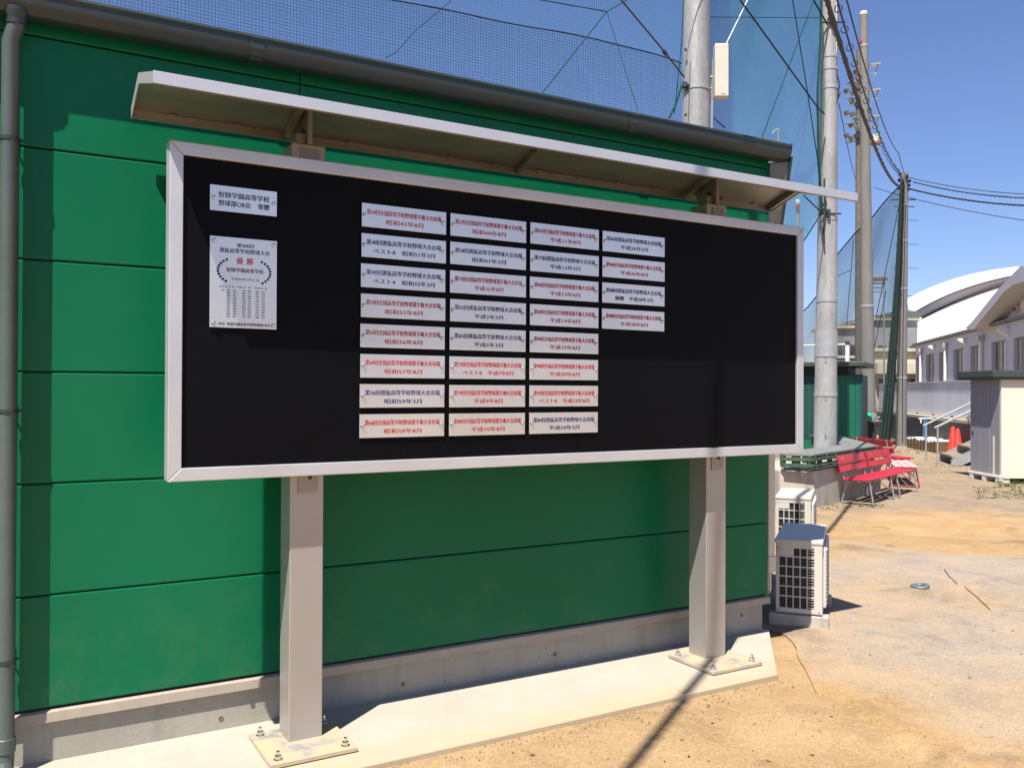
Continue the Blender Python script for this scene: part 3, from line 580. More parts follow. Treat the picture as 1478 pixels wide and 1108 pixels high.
poleB, fB = pole('net_pole', 1190.5, 1197, 50, BD, 0.365, 0.19, 12, 'tall mottled steel net pole standing in the slatted deck bench', 'pole_galv', [1.55, 3.05, 6.45, 6.75, 6.95, 4.35], [2, 4, 6, 8, 10])
poleC, fC = pole('utility_pole', 1254.5, 1246.7, 40, CD, 0.345, 0.175, 10.65, 'tall grey concrete utility pole with a white cap and red tag', 'pole_concrete', [3.65, 9.9], [3, 6, 9])
poleD, fD = pole('utility_pole', 1300.5, 1305.5, 250, DD, 0.30, 0.205, 7.98, 'short concrete utility pole carrying the cables above the dark green net', 'pole_concrete', [2.0, 4.6, 6.0, 7.05], [3, 6])
mb = MB().lathe(fC(10.65), [(0.088, -0.01), (0.092, 0), (0.092, 0.05), (0.07, 0.075)], 16); part('pole_cap', mb, 'chalk_white', poleC, smooth=SM)
c_ = fC(10.0); mb = MB().prism([c_+RT*-0.16+UP*-0.07, c_+RT*-0.07+UP*-0.02, c_+RT*-0.06+UP*0.03, c_+RT*-0.15+UP*-0.01], FW*-0.06); part('red_tag', mb, 'signal_red', poleC)
for z in (6.6, 5.9, 5.2, 4.4): part('foot_peg', MB().tube([fD(z)-RT*0.28, fD(z)+RT*(0.42 if z > 5 else 0.30)], 0.009, 6), 'steel_wire', poleD)
me_ins = MB().lathe((0, 0, 0), [(0.03, 0), (0.05, 0.02), (0.03, 0.04), (0.05, 0.06), (0.02, 0.09)], 8).mesh('insulator', 'cable_black', smooth=SM)
for i in range(10):
    a = i*2.4; z = 7.45+0.05*i; c_ = fD(z)+Vector((math.cos(a), math.sin(a), 0))*0.15; o_ = new('insulator', me_ins, poleD); o_.location = c_-root_loc(poleD)
mb = MB().tube([fD(7.2)-RT*0.4, fD(7.2)+RT*0.34], 0.02, 6).tube([fD(7.0)-RT*0.3, fD(7.0)+RT*0.3], 0.015, 6); part('cross_arm', mb, 'steel_wire', poleD)
mb = MB().tube([fD(7.1)-FW*0.16-RT*0.03, fD(5)-FW*0.16-RT*0.05, fD(2.5)-FW*0.17-RT*0.06, fD(0.2)-FW*0.18-RT*0.04], 0.012, 6); part('riser_cable', mb, 'cable_black', poleD)
# clamp with wires, conduit and antenna box on pole A
zc = 5.15; ca = fA(zc)
mb = MB().lathe(ca, [(0.158, -0.015), (0.164, -0.014), (0.164, 0.014), (0.158, 0.015)], 20).tube([ca-RT*0.19-FW*0.05, ca-RT*0.12-FW*0.14], 0.02, 6).tube([ca-RT*0.14-FW*0.10+UP*0.05, ca-RT*0.14-FW*0.10-UP*0.05], 0.016, 6); part('clamp', mb, 'steel_wire', poleA)
bxp = at(1040, 103, AD-0.1)
mb = MB(Matrix.Translation(bxp) @ m3.to_4x4()); mb.box(-0.075, 0.085, -0.31, 0.31, -0.07, 0.05); ab = part('antenna_box', mb, 'cream_plastic', poleA, bevel=0.012)
mb = MB(Matrix.Translation(bxp) @ m3.to_4x4()); mb.box(-0.005, 0.045, -0.285, -0.278, 0.0505, 0.052); part('print_line', mb, 'lamp_grey', ab)
mb = MB().tube([at(1030, 85, AD), at(1028, 130, AD), at(1027, 185, AD), at(1026, 230, AD)], 0.016, 8).tube([at(1016, 112, AD), at(1036, 112, AD)], 0.018, 6).tube([at(1016, 128, AD), at(1036, 128, AD)], 0.012, 6); part('conduit', mb, 'galvanised', poleA, smooth=SM)
for d_ in ((-0.13, 72), (-0.12, 166)):
    c_ = at(989.5, d_[1], AD-0.15); part('bolt_hole', MB().lathe(c_, [(0.012, -0.015), (0.014, 0), (0.012, 0.015)], 8), 'rubber_black', poleA)
# pole B fittings: white conduit, cable, clamps, chain
def tubepx(pts, depth, r, k=6): return MB().tube([at(x, y, depth) for x, y in pts], r, k)
part('conduit', tubepx([(1207.2, -40), (1206.8, 84)], BD-0.1, 0.011, 8), 'chalk_white', poleB)
part('hanging_cable', tubepx([(1206.5, 84), (1207.5, 105), (1212, 122), (1209, 140), (1213, 134), (1207, 150)], BD-0.1, 0.010), 'cable_black', poleB, smooth=SM)
for y in (38, 311):
    c_ = at(1197 if y < 100 else 1190.5, y, BD); mb = MB().tube([c_-RT*0.16-FW*0.15, c_+RT*0.2-FW*0.16], 0.016, 6).tube([c_-FW*0.18+UP*0.06, c_-FW*0.18-UP*0.07], 0.028, 6).tube([c_-RT*0.08-FW*0.16+UP*0.16, c_-RT*0.02-FW*0.18], 0.02, 6); part('clamp', mb, 'steel_wire', poleB)
part('chain', tubepx([(1190, 258), (1189.5, 275), (1192.5, 295), (1190, 312), (1188.5, 335), (1190, 352)], BD-0.2, 0.016), 'steel_wire', poleB)
part('number_plate', MB().lathe(fB(2.35), [(0.168, -0.2), (0.1755, -0.2), (0.173, 0.22), (0.166, 0.22)], 20), 'galvanised', poleB, smooth=SM)
mb = MB()
for y in (517, 573, 629): mb.lathe(at(1191.5, y, BD-0.19), [(0.008, -0.01), (0.012, 0), (0.008, 0.01)], 6)
part('bolt_hole', mb, 'rubber_black', poleB)
# winch on pole C
w0 = at(1248, 602, CD-0.35)
wn = thing('net_winch', w0, 'bright green geared winch clamped to the grey utility pole', 'winch')
mbw = MB(Matrix.Translation(w0) @ m3.to_4x4())
mbw.M = mbw.M @ Matrix.Rotation(math.pi/2, 4, 'Y'); mbw.lathe((0, 0, -0.14), [(0.05, 0), (0.085, 0.02), (0.085, 0.14), (0.105, 0.16), (0.115, 0.24), (0.09, 0.29), (0.05, 0.30)], 14); part('gear_case', mbw, 'winch_green', wn, smooth=SM)
mbw = MB(Matrix.Translation(w0) @ m3.to_4x4()); mbw.box(0.16, 0.20, -0.09, 0.10, -0.06, 0.06).box(0.20, 0.36, -0.02, 0.02, -0.02, 0.02).box(0.24, 0.32, -0.10, -0.05, -0.04, 0.03).box(0.22, 0.28, 0.04, 0.09, -0.04, 0.03).box(0.28, 0.40, -0.10, -0.085, -0.02, 0.02); part('drum_bracket', mbw, 'galvanised', wn, bevel=0.004)
tp = at(1252, 622, CD-0.30)
mbt = MB(Matrix.Translation(tp) @ m3.to_4x4()); mbt.prism([(-0.12, 0.24, 0), (0.16, 0.22, 0), (0.20, 0.06, 0), (0.10, -0.02, 0), (0.04, -0.28, 0), (-0.02, -0.30, 0), (-0.12, -0.25, 0)], (0, 0, 0.10)); tag(part('tarpaulin', mbt, 'rubber_black', bevel=0.02), 'black folded tarpaulin hanging below the green winch', 'tarpaulin')
mbt = MB(Matrix.Translation(at(1242.5, 620, CD-0.2)) @ m3.to_4x4()); mbt.lathe((0, 0, 0), [(0.001, 0)], 3) if False else mbt.box(-0.035, 0.03, -0.32, 0.22, -0.03, 0.03); tag(part('red_post', mbt, 'signal_red', bevel=0.008), 'narrow red post edge beside the green shed', 'post')
# small pipes behind the building
q = at(1151.5, 292, 18.5); t = thing('pipe_post', (q.x, q.y, G), 'thin galvanised pipe post with a red clip behind the building', 'post')
part('pipe', MB().tube([(q.x, q.y, G), (q.x, q.y, q.z)], 0.042, 10), 'galvanised', t, smooth=SM)
part('cap', MB().lathe(q, [(0.046, -0.04), (0.052, -0.02), (0.052, 0.04), (0.02, 0.06)], 10), 'chalk_white', t); part('clip', MB().box(q.x-0.07, q.x-0.03, q.y-0.07, q.y, q.z-0.16, q.z-0.08), 'signal_red', t)
q = at(1123.5, 186, 18.0); t = thing('pipe_post', (q.x, q.y, G), 'pale steel pipe tip with a hook above the roof end', 'post')
part('pipe', MB().tube([(q.x, q.y, G), (q.x, q.y, q.z)], 0.026, 10), 'galvanised', t, smooth=SM); part('hook', MB().tube([q, q-RT*0.07+UP*-0.02, q-RT*0.12-UP*0.10], 0.010, 6), 'galvanised', t)

# ================================================================== FLOODLIGHT TOWER (far)
FD = 56.0
fb = at(1239.5, 600, FD); fb.z = G
ft_ = thing('floodlight_tower', fb, 'dark floodlight tower with banks of lamps beyond the utility pole', 'floodlight')
part('mast', MB().tube([(fb.x, fb.y, G), (fb.x, fb.y, 23.5)], [0.26, 0.2], 12), 'pole_dark', ft_, smooth=SM)
lampspots = [(1236, 103), (1229, 112), (1240, 116), (1222, 131), (1231, 134), (1237, 126), (1240, 140), (1229, 147), (1237, 150), (1222, 163), (1230, 165), (1236, 172), (1229, 180), (1237, 184), (1222, 196), (1229, 200), (1237, 196)]
for i, (x, y) in enumerate(lampspots):
    c_ = at(x, y, FD+random.uniform(-0.5, 0.5)); Ml = Matrix.Translation(c_) @ m3.to_4x4() @ Matrix.Rotation(random.uniform(0.3, 0.6), 4, 'Z') @ Matrix.Rotation(-0.7 if i % 3 else -1.1, 4, 'Y')
    mb = MB(Ml); mb.box(-0.16, 0.16, -0.15, 0.15, -0.12, 0.10); lp = part('floodlight', mb, 'lamp_grey', ft_, bevel=0.03)
    mb = MB(Ml); mb.box(-0.18, -0.165, -0.16, 0.16, -0.13, 0.115); mb.box(-0.17, 0.0, 0.155, 0.17, -0.12, 0.10); part('lamp_face', mb, 'lamp_face', lp)
for y in (120, 142, 178, 205):
    part('lamp_arm', MB().tube([at(1221, y+1, FD), at(1243, y-2, FD)], 0.05, 6), 'lamp_grey', ft_)
for y in (94, 131, 169):
    mb = MB().bar(at(1255, y+1, FD), at(1269, y-1, FD), 0.5, 0.09, UP).tube([at(1268, y, FD), at(1262, y+16, FD)], 0.05, 5).tube([at(1256, y+12, FD), at(1266, y+13, FD)], 0.04, 5); part('platform', mb, 'galvanised', ft_)
mb = MB(Matrix.Translation(at(1262.5, 200, FD)) @ m3.to_4x4()); mb.box(-0.18, 0.2, -0.24, 0.24, -0.2, 0.2); bxo = part('control_box', mb, 'school_cream', ft_, bevel=0.02)
mb = MB(Matrix.Translation(at(1263.5, 207, FD)) @ m3.to_4x4()); mb.box(-0.32, 0.35, -0.06, 0.03, -0.25, 0.28); part('box_shelf', mb, 'rust', ft_)

# ================================================================== CABLES
def sag(a, b, s, n_=24): 
    return [a.lerp(b, i/n_)+Vector((0, 0, -s*4*(i/n_)*(1-i/n_))) for i in range(n_+1)]
D0 = fD(7.63); Q = Vector((6.87, 5.64, 5.27))-_rt*0.13; dirq = (Q-D0); dirq.z = 0; dirq.normalize()
def cab(u, z0, zD, side=0.0):
    """u metres from the pole D towards and past the camera, in one vertical plane"""
    L = 19.05; t = u/L; z = zD+(z0-zD)*(1-(1-min(t, 1.25))**2) if t < 1.25 else zD+(z0-zD)*(1-0.0625)+(t-1.25)*0.6
    p = D0+dirq*u; p.z = z; return p
thick = [cab(i*0.5, 5.27, 7.55) for i in range(0, 61)]
tw = MB().tube(thick, 0.024, 8)
for ph in (0, math.pi):
    hp = []
    for i in range(0, 300):
        u = i*0.1; p = cab(u, 5.27, 7.55); a = u*26+ph; hp.append(p+_rt*(0.024*math.cos(a))+UP*(0.024*math.sin(a)))
    tw.tube(hp, 0.013, 5)
tag(part('power_cable', tw, 'cable_black', smooth=1.0), 'thick twisted black cable running up from the short utility pole', 'cable')
off_ = -SUN*0.36
cc = [cab(i*0.5, 5.27, 7.62)+off_*(min(1, i*0.5/4)) for i in range(0, 61)]
t = thing('hanger_cable', cc[0], 'thin black cable hung with a row of wire rings', 'cable')
part('strand', MB().tube(cc, 0.011, 6), 'cable_black', t)
me_ring = MB().tube([(RT*math.cos(a)+UP*math.sin(a))*0.040 for a in [2*math.pi*j/12 for j in range(13)]], 0.006, 5, False).mesh('cable_ring', 'cable_black', smooth=1.0)
for i in range(1, 36):
    u = 0.62*i; k_ = min(len(cc)-1, int(u/0.5)); p = cc[k_].lerp(cc[min(k_+1, len(cc)-1)], (u-0.5*k_)/0.5)+Vector((0, 0, -0.055))
    o_ = new('cable_ring', me_ring, t); o_.location = p+Vector((0, 0, 0.018))-cc[0]; o_.rotation_euler = (0, 0, random.uniform(-.5, .5))
tag(part('overhead_wire', MB().tube([cab(i*0.5, 5.5, 7.9)+(-SUN*0.52)*min(1, i/8) for i in range(0, 61)], 0.010, 6), 'cable_black'), 'single thin black wire rising to the right of the ring-hung cable', 'wire')
E0 = at(1500, 297, 21)
def wires(name, label, a, pts, r, twist=False):
    mb = MB().tube(sag(a, pts, 0.10), r, 6)
    if twist: mb.tube([p+UP*(0.02*math.sin(i*1.9))+_rt*(0.02*math.cos(i*1.9)) for i, p in enumerate(sag(a, pts, 0.10, 90))], r*0.7, 5)
    tag(part(name, mb, 'cable_black', smooth=1.0), label, 'wire')
wires('power_cable', 'twisted thick cable leading right from the short utility pole', fD(7.53)+RT*0.1, at(1500, 297.5, 21.5), 0.022, True)
wires('overhead_wire', 'upper thin wire leading right from the short utility pole', fD(7.86)+RT*0.08, at(1500, 281, 21.5), 0.011)
wires('overhead_wire', 'ribbed wire just under the upper thin one leading right', fD(7.72)+RT*0.25, at(1500, 286.5, 21.5), 0.014, True)
wires('overhead_wire', 'lowest straight wire passing behind the short utility pole to the right', at(1262, 271, 26.5), at(1500, 321, 22.5), 0.012)
wires('overhead_wire', 'slack wire hanging left of the floodlight tower beside the net pole', at(1211, 150, BD), at(1236, 262, 24), 0.008)

# ================================================================== NETS (real strands)
def net(label, P0, P1, zlo, zhi, cell, r, mat, name='safety_net', segs=14, wob=0.012, bulge=0.0, top=None, bot=None):
    """hanging net between two plan points; top(t), bot(t) give its edges"""
    P0 = Vector((P0[0], P0[1], 0)); P1 = Vector((P1[0], P1[1], 0)); L = (P1-P0).length; d = (P1-P0)/L; nrm = Vector((-d.y, d.x, 0))
    t_ = thing(name, ((P0+P1)/2)+Vector((0, 0, zlo)), label, 'net')
    top = top or (lambda t: zhi); bot = bot or (lambda t: zlo)
    off = root_loc(t_); V = []; F = []
    def pos(t, z):
        f = (z-zlo)/(zhi-zlo)
        p = P0+d*(L*t)+Vector((0, 0, z)); w = wob*(math.sin(7*t*L/3+z*1.1)+0.6*math.sin(13.3*t*L/3-z*2.3))
        return p+nrm*(bulge*math.sin(math.pi*t)*math.sin(math.pi*f)+w*3)+d*w+Vector((0, 0, w*0.8*math.sin(5*t)))
    def strand(pts):
        o = len(V)
        for p in pts:
            p = p-off
            V.append(p+Vector((0, 0, r))+nrm*0); V.append(p+d*r*0.9+Vector((0, 0, -r*.6))); V.append(p-d*r*0.9+nrm*r+Vector((0, 0, -r*.6)))
        for i in range(len(pts)-1):
            for j in range(3): F.append((o+i*3+j, o+i*3+(j+1) % 3, o+i*3+3+(j+1) % 3, o+i*3+3+j))
    def strandv(pts):
        o = len(V)
        for p in pts:
            p = p-off; V.append(p+d*r); V.append(p-d*r*0.6+nrm*r*0.9); V.append(p-d*r*0.6-nrm*r*0.9)
        for i in range(len(pts)-1):
            for j in range(3): F.append((o+i*3+j, o+i*3+(j+1) % 3, o+i*3+3+(j+1) % 3, o+i*3+3+j))
    z = zlo
    while z <= zhi+1e-6:
        run = []
        for i in range(segs*2+1):
            t = i/(segs*2)
            if bot(t)-1e-6 <= z <= top(t)+1e-6: run.append(pos(t, z))
            else:
                if len(run) > 1: strand(run)
                run = []
        if len(run) > 1: strand(run)
        z += cell
    x = 0.0
    while x <= L+1e-6:
        t = x/L; a, b = bot(t), top(t)
        if b > a: strandv([pos(t, a+(b-a)*i/segs) for i in range(segs+1)])
        x += cell
    me = bpy.data.meshes.new('netting'); me.from_pydata([tuple(v) for v in V], [], F); me.materials.append(MATS[mat]); o = new('netting', me, t_); o['kind'] = 'stuff'
    return t_, pos, nrm
PA = fA(5); PB = fB(5)
yN = PA.y-0.25
netL, posL, nL = net('fine dark square-mesh net hanging behind the roof, left of the beige-boxed pole', (-1.6, yN), (on_plane(984.5, 110, (0, yN, 0), Vector((0, 1, 0))).x, yN+0.02), 2.6, 5.55, 0.030, 0.0013, 'net_navy', wob=0.006, top=lambda t: 5.20+0.06*math.sin(9*t))
netU, posU, nU = net('teal upper net sheet hanging behind and above the dark roof net', (-1.6, yN+0.9), (PA.x+0.35, yN+0.75), 3.0, 8.6, 0.030, 0.0010, 'net_teal', wob=0.006, bulge=0.15)
netR, posR, nR = net('dense teal net stretched between the two tall steel net poles', (PA.x+0.1, PA.y+0.2), (PB.x-0.13, PB.y-0.02), 2.9, 8.6, 0.030, 0.0022, 'net_teal', wob=0.007, bulge=0.2, bot=lambda t: 2.95+1.45*t**3)
def rope(parent, name, pts, r, mat='rope_green', k=6): return part(name, MB().tube(pts, r, k), mat, parent)
def onL(x, y): return on_plane(x, y, (0, yN-0.03, 0), Vector((0, 1, 0)))
rope(netL, 'hem_rope', [posL(i/40, 5.20+0.06*math.sin(9*i/40)) for i in range(41)], 0.007, 'net_navy')
for pts in ([(783, 134), (876, 17)], [(876, 17), (768, -2)], [(876, 17), (1010, -60)]): rope(netL, 'tie_rope', [onL(*p) for p in pts], 0.006)
rope(netL, 'tie_rope', [onL(876, 17), onL(900, 95), onL(921, 160)], 0.003)
rope(netL, 'seam_cord', [onL(x, y) for x, y in ((556, 84), (572, 76), (598, 46), (622, 26), (652, 0))], 0.004, 'net_navy')
rope(netL, 'guy_wire', [onL(893, -4), onL(960, 76), onL(988, 112)], 0.010, 'steel_wire'); rope(netL, 'turnbuckle', [onL(957, 73), onL(962, 79)], 0.022, 'steel_wire', 8)
rope(netL, 'lashing', [onL(987, 118), onL(981, 133), onL(975, 152), onL(966, 170)], 0.012); rope(netL, 'side_rope', [onL(987, -10), onL(984, 60), onL(977, 130), onL(973, 165)], 0.006)
nvR = Vector((-(PB.y-PA.y), PB.x-PA.x, 0)).normalized()
def onR(x, y): return on_plane(x, y, PA+Vector((0, 0.12, 0))-nvR*0.16, nvR)
for pts, r_ in (([(1068, 0), (1180, 155), (1190, 165)], 0.012), ([(1175, 0), (1100, 198)], 0.008), ([(1144, 0), (1165, 130), (1180, 230)], 0.008), ([(1026, 25), (1185, 26)], 0.005), ([(1030, 170), (1046, 184)], 0.008), ([(1160, 282), (1189, 310)], 0.010), ([(1174, 0), (1195, 37)], 0.014)):
    rope(netR, 'tie_rope', [onR(*p) for p in pts], r_, 'net_navy')
rope(netR, 'white_stay', [onR(1083, -8), onR(1047, 66)], 0.007, 'chalk_white')
rope(netR, 'side_rope', [onR(1186, -20), onR(1184, 60), onR(1180, 130), onR(1181, 230), onR(1187, 308)], 0.018)
rope(netR, 'hem_rope', [posR(i/40, 2.95+1.45*(i/40)**3) for i in range(41)], 0.012)
# lower dark net beyond, falling from the short utility pole
E1 = at(1140, 600, 30); E2 = fD(5)
def ztop2(t):
    xs_ = [(1140, 470), (1162, 447), (1180, 420), (1207.6, 370), (1232, 337), (1261.5, 311), (1299, 266), (1310, 262)]
    P = E1.lerp(E2, t); v_ = P-O; pxx = IW/2+FPX*v_.dot(RT)/v_.dot(FW)
    for (x0, y0), (x1, y1) in zip(xs_, xs_[1:]):
        if pxx <= x1:
            yy = y0+(y1-y0)*(pxx-x0)/(x1-x0); return at(pxx, yy, v_.dot(FW)).z
    return 7.5
netF, posF, nF = net('dark green boundary net with a sagging top edge beyond the poles', (E1.x, E1.y), (E2.x, E2.y), 0.2, 7.9, 0.030, 0.0037, 'net_green', wob=0.02, top=ztop2, segs=20)
rope(netF, 'hem_rope', [posF(i/30, ztop2(i/30)) for i in range(31)], 0.02, 'net_green')
for pts in ([(1279, 420), (1250, 560)], [(1297, 300), (1262, 470)], [(1232, 345), (1222, 470)], [(1205, 400), (1228, 390)]): rope(netF, 'tie_rope', [at(x, y, 26.5) for x, y in pts], 0.012, 'net_green')
# gathered net hanging down beside pole D
mb = MB(); gpts = [(1302, 262, 0.03), (1299.5, 320, 0.05), (1296, 400, 0.075), (1291, 470, 0.10), (1286, 540, 0.13), (1280.5, 600, 0.155), (1276, 640, 0.17)]
for k_ in range(6):
    f = (k_-2.5)/5
    mb.tube([at(x, y, DD-0.35+0.12*(k_ % 2))+RT*(w_*f*1.5) for x, y, w_ in gpts], [max(0.03, w_*0.30) for x, y, w_ in gpts], 7)
tag(part('gathered_net', mb, 'net_green', smooth=1.0), 'dark green net gathered into a hanging bundle beside the short utility pole', 'net')

# ================================================================== DECK BENCH ON CONCRETE PLINTH
V1 = Vector((9.37, 8.12)); V2 = Vector((11.86, 9.02)); V0 = Vector((9.10, 8.40)); V3 = Vector((13.9, 11.5)); V9 = Vector((9.4, 10.6)); V8 = Vector((12.2, 12.4))
poly = [V0+Vector((0.28, 0.42)), V0, V1, V2, V3]
blk = [Vector((9.15, 8.50)), Vector((9.47, 8.20)), Vector((12.05, 9.10)), Vector((13.3, 10.7)), Vector((11.6, 11.6)), Vector((9.45, 9.6))]
mb = MB().prism([(p.x, p.y, G-0.1) for p in blk], (0, 0, 0.60)); pth = thing('concrete_plinth', (10.6, 9.3, G), 'weathered concrete plinth block under the slatted deck bench', 'plinth')
part('block', mb, 'plinth_concrete', pth, bevel=0.015)
dk = thing('deck_bench', (10.6, 9.0, 0.50), 'grey plank deck bench with green slatted skirt around the mottled pole', 'bench')
ZT = 0.685
def nin(a, b): d = (b-a).normalized(); return Vector((-d.y, d.x))
chain = [V0, V1, V2, V3]
def off_pt(i, o_):
    """vertex i of the chain moved inwards by o_ along the mitre"""
    if i == 0 or i == len(chain)-1:
        a_, b_ = (chain[0], chain[1]) if i == 0 else (chain[-2], chain[-1]); return chain[i]+nin(a_, b_)*o_
    n0, n1 = nin(chain[i-1], chain[i]), nin(chain[i], chain[i+1]); bs = (n0+n1).normalized(); return chain[i]+bs*(o_/max(0.4, bs.dot(n0)))
for i in range(3):
    for k_ in range(4):
        o0, o1 = k_*0.125, k_*0.125+0.113; d_ = (chain[i+1]-chain[i]).normalized()*0.003
        q_ = [off_pt(i, o0)+d_, off_pt(i+1, o0)-d_, off_pt(i+1, o1)-d_, off_pt(i, o1)+d_]
        part('deck_plank', MB().prism([(p.x, p.y, ZT-0.03) for p in q_], (0, 0, 0.03)), 'plank_grey', dk, bevel=0.004)
for a, b in ((V0, V1), (V1, V2), (V2, V3)):
    nn = nin(a, b)
    d = (b-a).normalized()
    for zz in (ZT-0.075, ZT-0.155):
        mb = MB().bar(Vector((a.x, a.y, zz))-Vector((nn.x, nn.y, 0))*0.002, Vector((b.x, b.y, zz))-Vector((nn.x, nn.y, 0))*0.002, 0.022, 0.05 if (b-a).length < 1 else (0.045 if zz > ZT-0.1 else 0.02)); part('skirt_board', mb, 'plank_green', dk, bevel=0.003)
    L_ = (b-a).length; k_ = max(2, int(L_/0.34))
    for i in range(k_+1):
        c_ = a+(b-a)*(i/k_)+nn*0.06; mb = MB().box(c_.x-0.025, c_.x+0.025, c_.y-0.025, c_.y+0.025, 0.498, ZT-0.03); part('leg', mb, 'plank_green', dk)
        c2 = c_+nn*0.36; mb = MB().box(c2.x-0.025, c2.x+0.025, c2.y-0.025, c2.y+0.025, 0.498, ZT-0.03); part('leg', mb, 'plank_green', dk)
# a lower grey step seat to the left of the plinth
q0 = at(1108, 672, 12.6); q1 = at(1132, 664, 13.6)
ls = thing('low_bench', ((q0.x+q1.x)/2, (q0.y+q1.y)/2, G), 'low grey plank bench end left of the concrete plinth', 'bench')
a = Vector((q0.x-0.8, q0.y-0.35)); b = Vector((q1.x+0.1, q1.y+0.1)); nn = nin(a, b)
for i in range(3): part('plank', MB().bar(Vector((a.x+nn.x*i*.13, a.y+nn.y*i*.13, 0.36)), Vector((b.x+nn.x*i*.13, b.y+nn.y*i*.13, 0.36)), 0.115, 0.04), 'plank_grey', ls, bevel=0.004)
for f in (0.05, 0.5, 0.95):
    c_ = a.lerp(b, f)+nn*0.1; part('leg', MB().box(c_.x-0.03, c_.x+0.03, c_.y-0.1, c_.y+0.14, G-0.01, 0.34), 'plank_green', ls)

# ================================================================== RED BENCHES
def bench(M, L, label, group, seat_mat='bench_red', leg_mat='tube_grey', back=True, SH=0.36, BH=0.68, SD=0.36):
    t = thing('red_bench', M.translation.copy(), label, 'bench', group)
    for i in range(3):
        y = -SD/2+SD*(i+0.5)/3; mb = MB(M); mb.box(-L/2, L/2, y-0.054, y+0.054, SH-0.022, SH); part('seat_slat', mb, seat_mat, t, bevel=0.008)
    if back:
        Mb = M @ Matrix.Translation((0, SD/2+0.01, SH)) @ Matrix.Rotation(math.radians(-14), 4, 'X')
        for z0, z1 in ((0.075, 0.175), (0.195, 0.315)):
            mb = MB(Mb); mb.box(-L/2+0.02, L/2-0.02, -0.012, 0.010, z0, z1); part('back_slat', mb, 'bench_red', t, bevel=0.008)
        for x in (-L/2+0.14, L/2-0.14):
            for dx in (-0.035, 0.035) if False else (0,):
                mb = MB(Mb); mb.tube([(x+dx, 0.018, -0.03), (x+dx, 0.018, 0.33)], 0.011, 8); part('back_post', mb, leg_mat, t, smooth=SM)
        for x in (-L/2+0.2, L/2-0.2):                     # faded stencil mark near each end of the top slat
            mb = MB(Mb)
            for q in range(3): mb.box(x-0.03+0.02*q, x-0.022+0.02*q, -0.0135, -0.0128, 0.25+0.006*(q % 2), 0.285); mb.box(x-0.03, x+0.02, -0.0135, -0.0129, 0.262, 0.267)
            part('stencil_mark', mb, 'bench_faded', t)
    for x in (-L/2+0.12, L/2-0.12):
        for y0, y1 in ((-SD/2+0.03, -SD/2-0.03), (SD/2-0.03, SD/2+0.05)):
            mb = MB(M); mb.tube([(x, y0, SH-0.024), (x, y1, 0.005)], 0.0115, 8); part('leg', mb, leg_mat, t, smooth=SM)
        part('leg_brace', MB(M).tube([(x, -SD/2-0.028, 0.022), (x, SD/2+0.048, 0.022)], 0.010, 8), leg_mat, t, smooth=SM); part('seat_bearer', MB(M).tube([(x, -SD/2+0.01, SH-0.034), (x, SD/2-0.01, SH-0.034)], 0.010, 8), leg_mat, t, smooth=SM)
        sg = 1 if x < 0 else -1
        part('folding_stay', MB(M).tube([(x, -SD/2-0.01, 0.10), (x+sg*0.30, -0.02, SH-0.03)], 0.007, 6), leg_mat, t, smooth=SM); part('folding_stay', MB(M).tube([(x, SD/2+0.03, 0.10), (x+sg*0.30, 0.04, SH-0.03)], 0.007, 6), leg_mat, t, smooth=SM)
    return t
a0 = Vector((10.33, 8.17)); ud = Vector((0.941, 0.338)); ang = math.atan2(ud.y, ud.x)
for k_, lab in ((0, 'red slatted bench with backrest, nearer the corner of the concrete plinth'), (1, 'red slatted bench with backrest, next to the faded bench')):
    c_ = a0+ud*(0.47+k_*1.19); bench(Matrix.Translation((c_.x, c_.y, G)) @ Matrix.Rotation(ang+0.015*k_, 4, 'Z'), 1.17, lab, 'red benches in front of the plinth')
n1 = onZ(1325, 712, G); n2 = onZ(1300, 690, G)
c_ = (n1+n2)/2; ang2 = math.atan2(n2.y-n1.y, n2.x-n1.x)
bench(Matrix.Translation((c_.x+0.15, c_.y+0.25, G)) @ Matrix.Rotation(ang2, 4, 'Z'), 1.55, 'sun-faded pinkish bench with red tube legs behind the red pair', 'red benches in front of the plinth', 'bench_faded', 'tube_red', False, 0.36)
c_ = at(1277, 660, 16.2); bench(Matrix.Translation((c_.x, c_.y, G)) @ Matrix.Rotation(ang+0.9, 4, 'Z'), 1.2, 'dark red bench turned sideways behind the deck bench', 'red benches in front of the plinth', 'bench_red', 'tube_grey', True, 0.40)

# ================================================================== GREEN SHED BEHIND THE POLE
GD = 18.5
s0 = at(1100, 640, GD+0.6); s1 = at(1241.5, 640, GD-0.3); s0.z = s1.z = G
d = (s1-s0).normalized(); nb = Vector((-d.y, d.x, 0)); Ms = Matrix.Translation(s0) @ Matrix(((d.x, nb.x, 0), (d.y, nb.y, 0), (0, 0, 1))).to_4x4(); Lg = (s1-s0).length
gs = thing('green_shed', s0, 'small green ribbed metal shed with flat roof behind the mottled pole', 'shed')
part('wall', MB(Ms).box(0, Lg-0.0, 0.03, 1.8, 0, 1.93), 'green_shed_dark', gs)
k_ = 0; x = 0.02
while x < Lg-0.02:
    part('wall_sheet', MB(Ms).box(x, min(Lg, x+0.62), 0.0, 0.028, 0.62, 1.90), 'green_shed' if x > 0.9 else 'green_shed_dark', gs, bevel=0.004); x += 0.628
mb = MB(Ms)
for i in range(int(Lg/0.105)): mb.box(0.03+i*0.105, 0.045+i*0.105, -0.012, 0.0, 0.62, 1.89)
part('sheet_rib', mb, 'green_shed', gs)
part('kick_board', MB(Ms).box(0, Lg, -0.006, 0.03, 0.0, 0.57), 'green_shed', gs, bevel=0.004); part('base_rail', MB(Ms).box(0, Lg, -0.014, 0.03, 0.572, 0.618), 'green_shed_dark', gs)
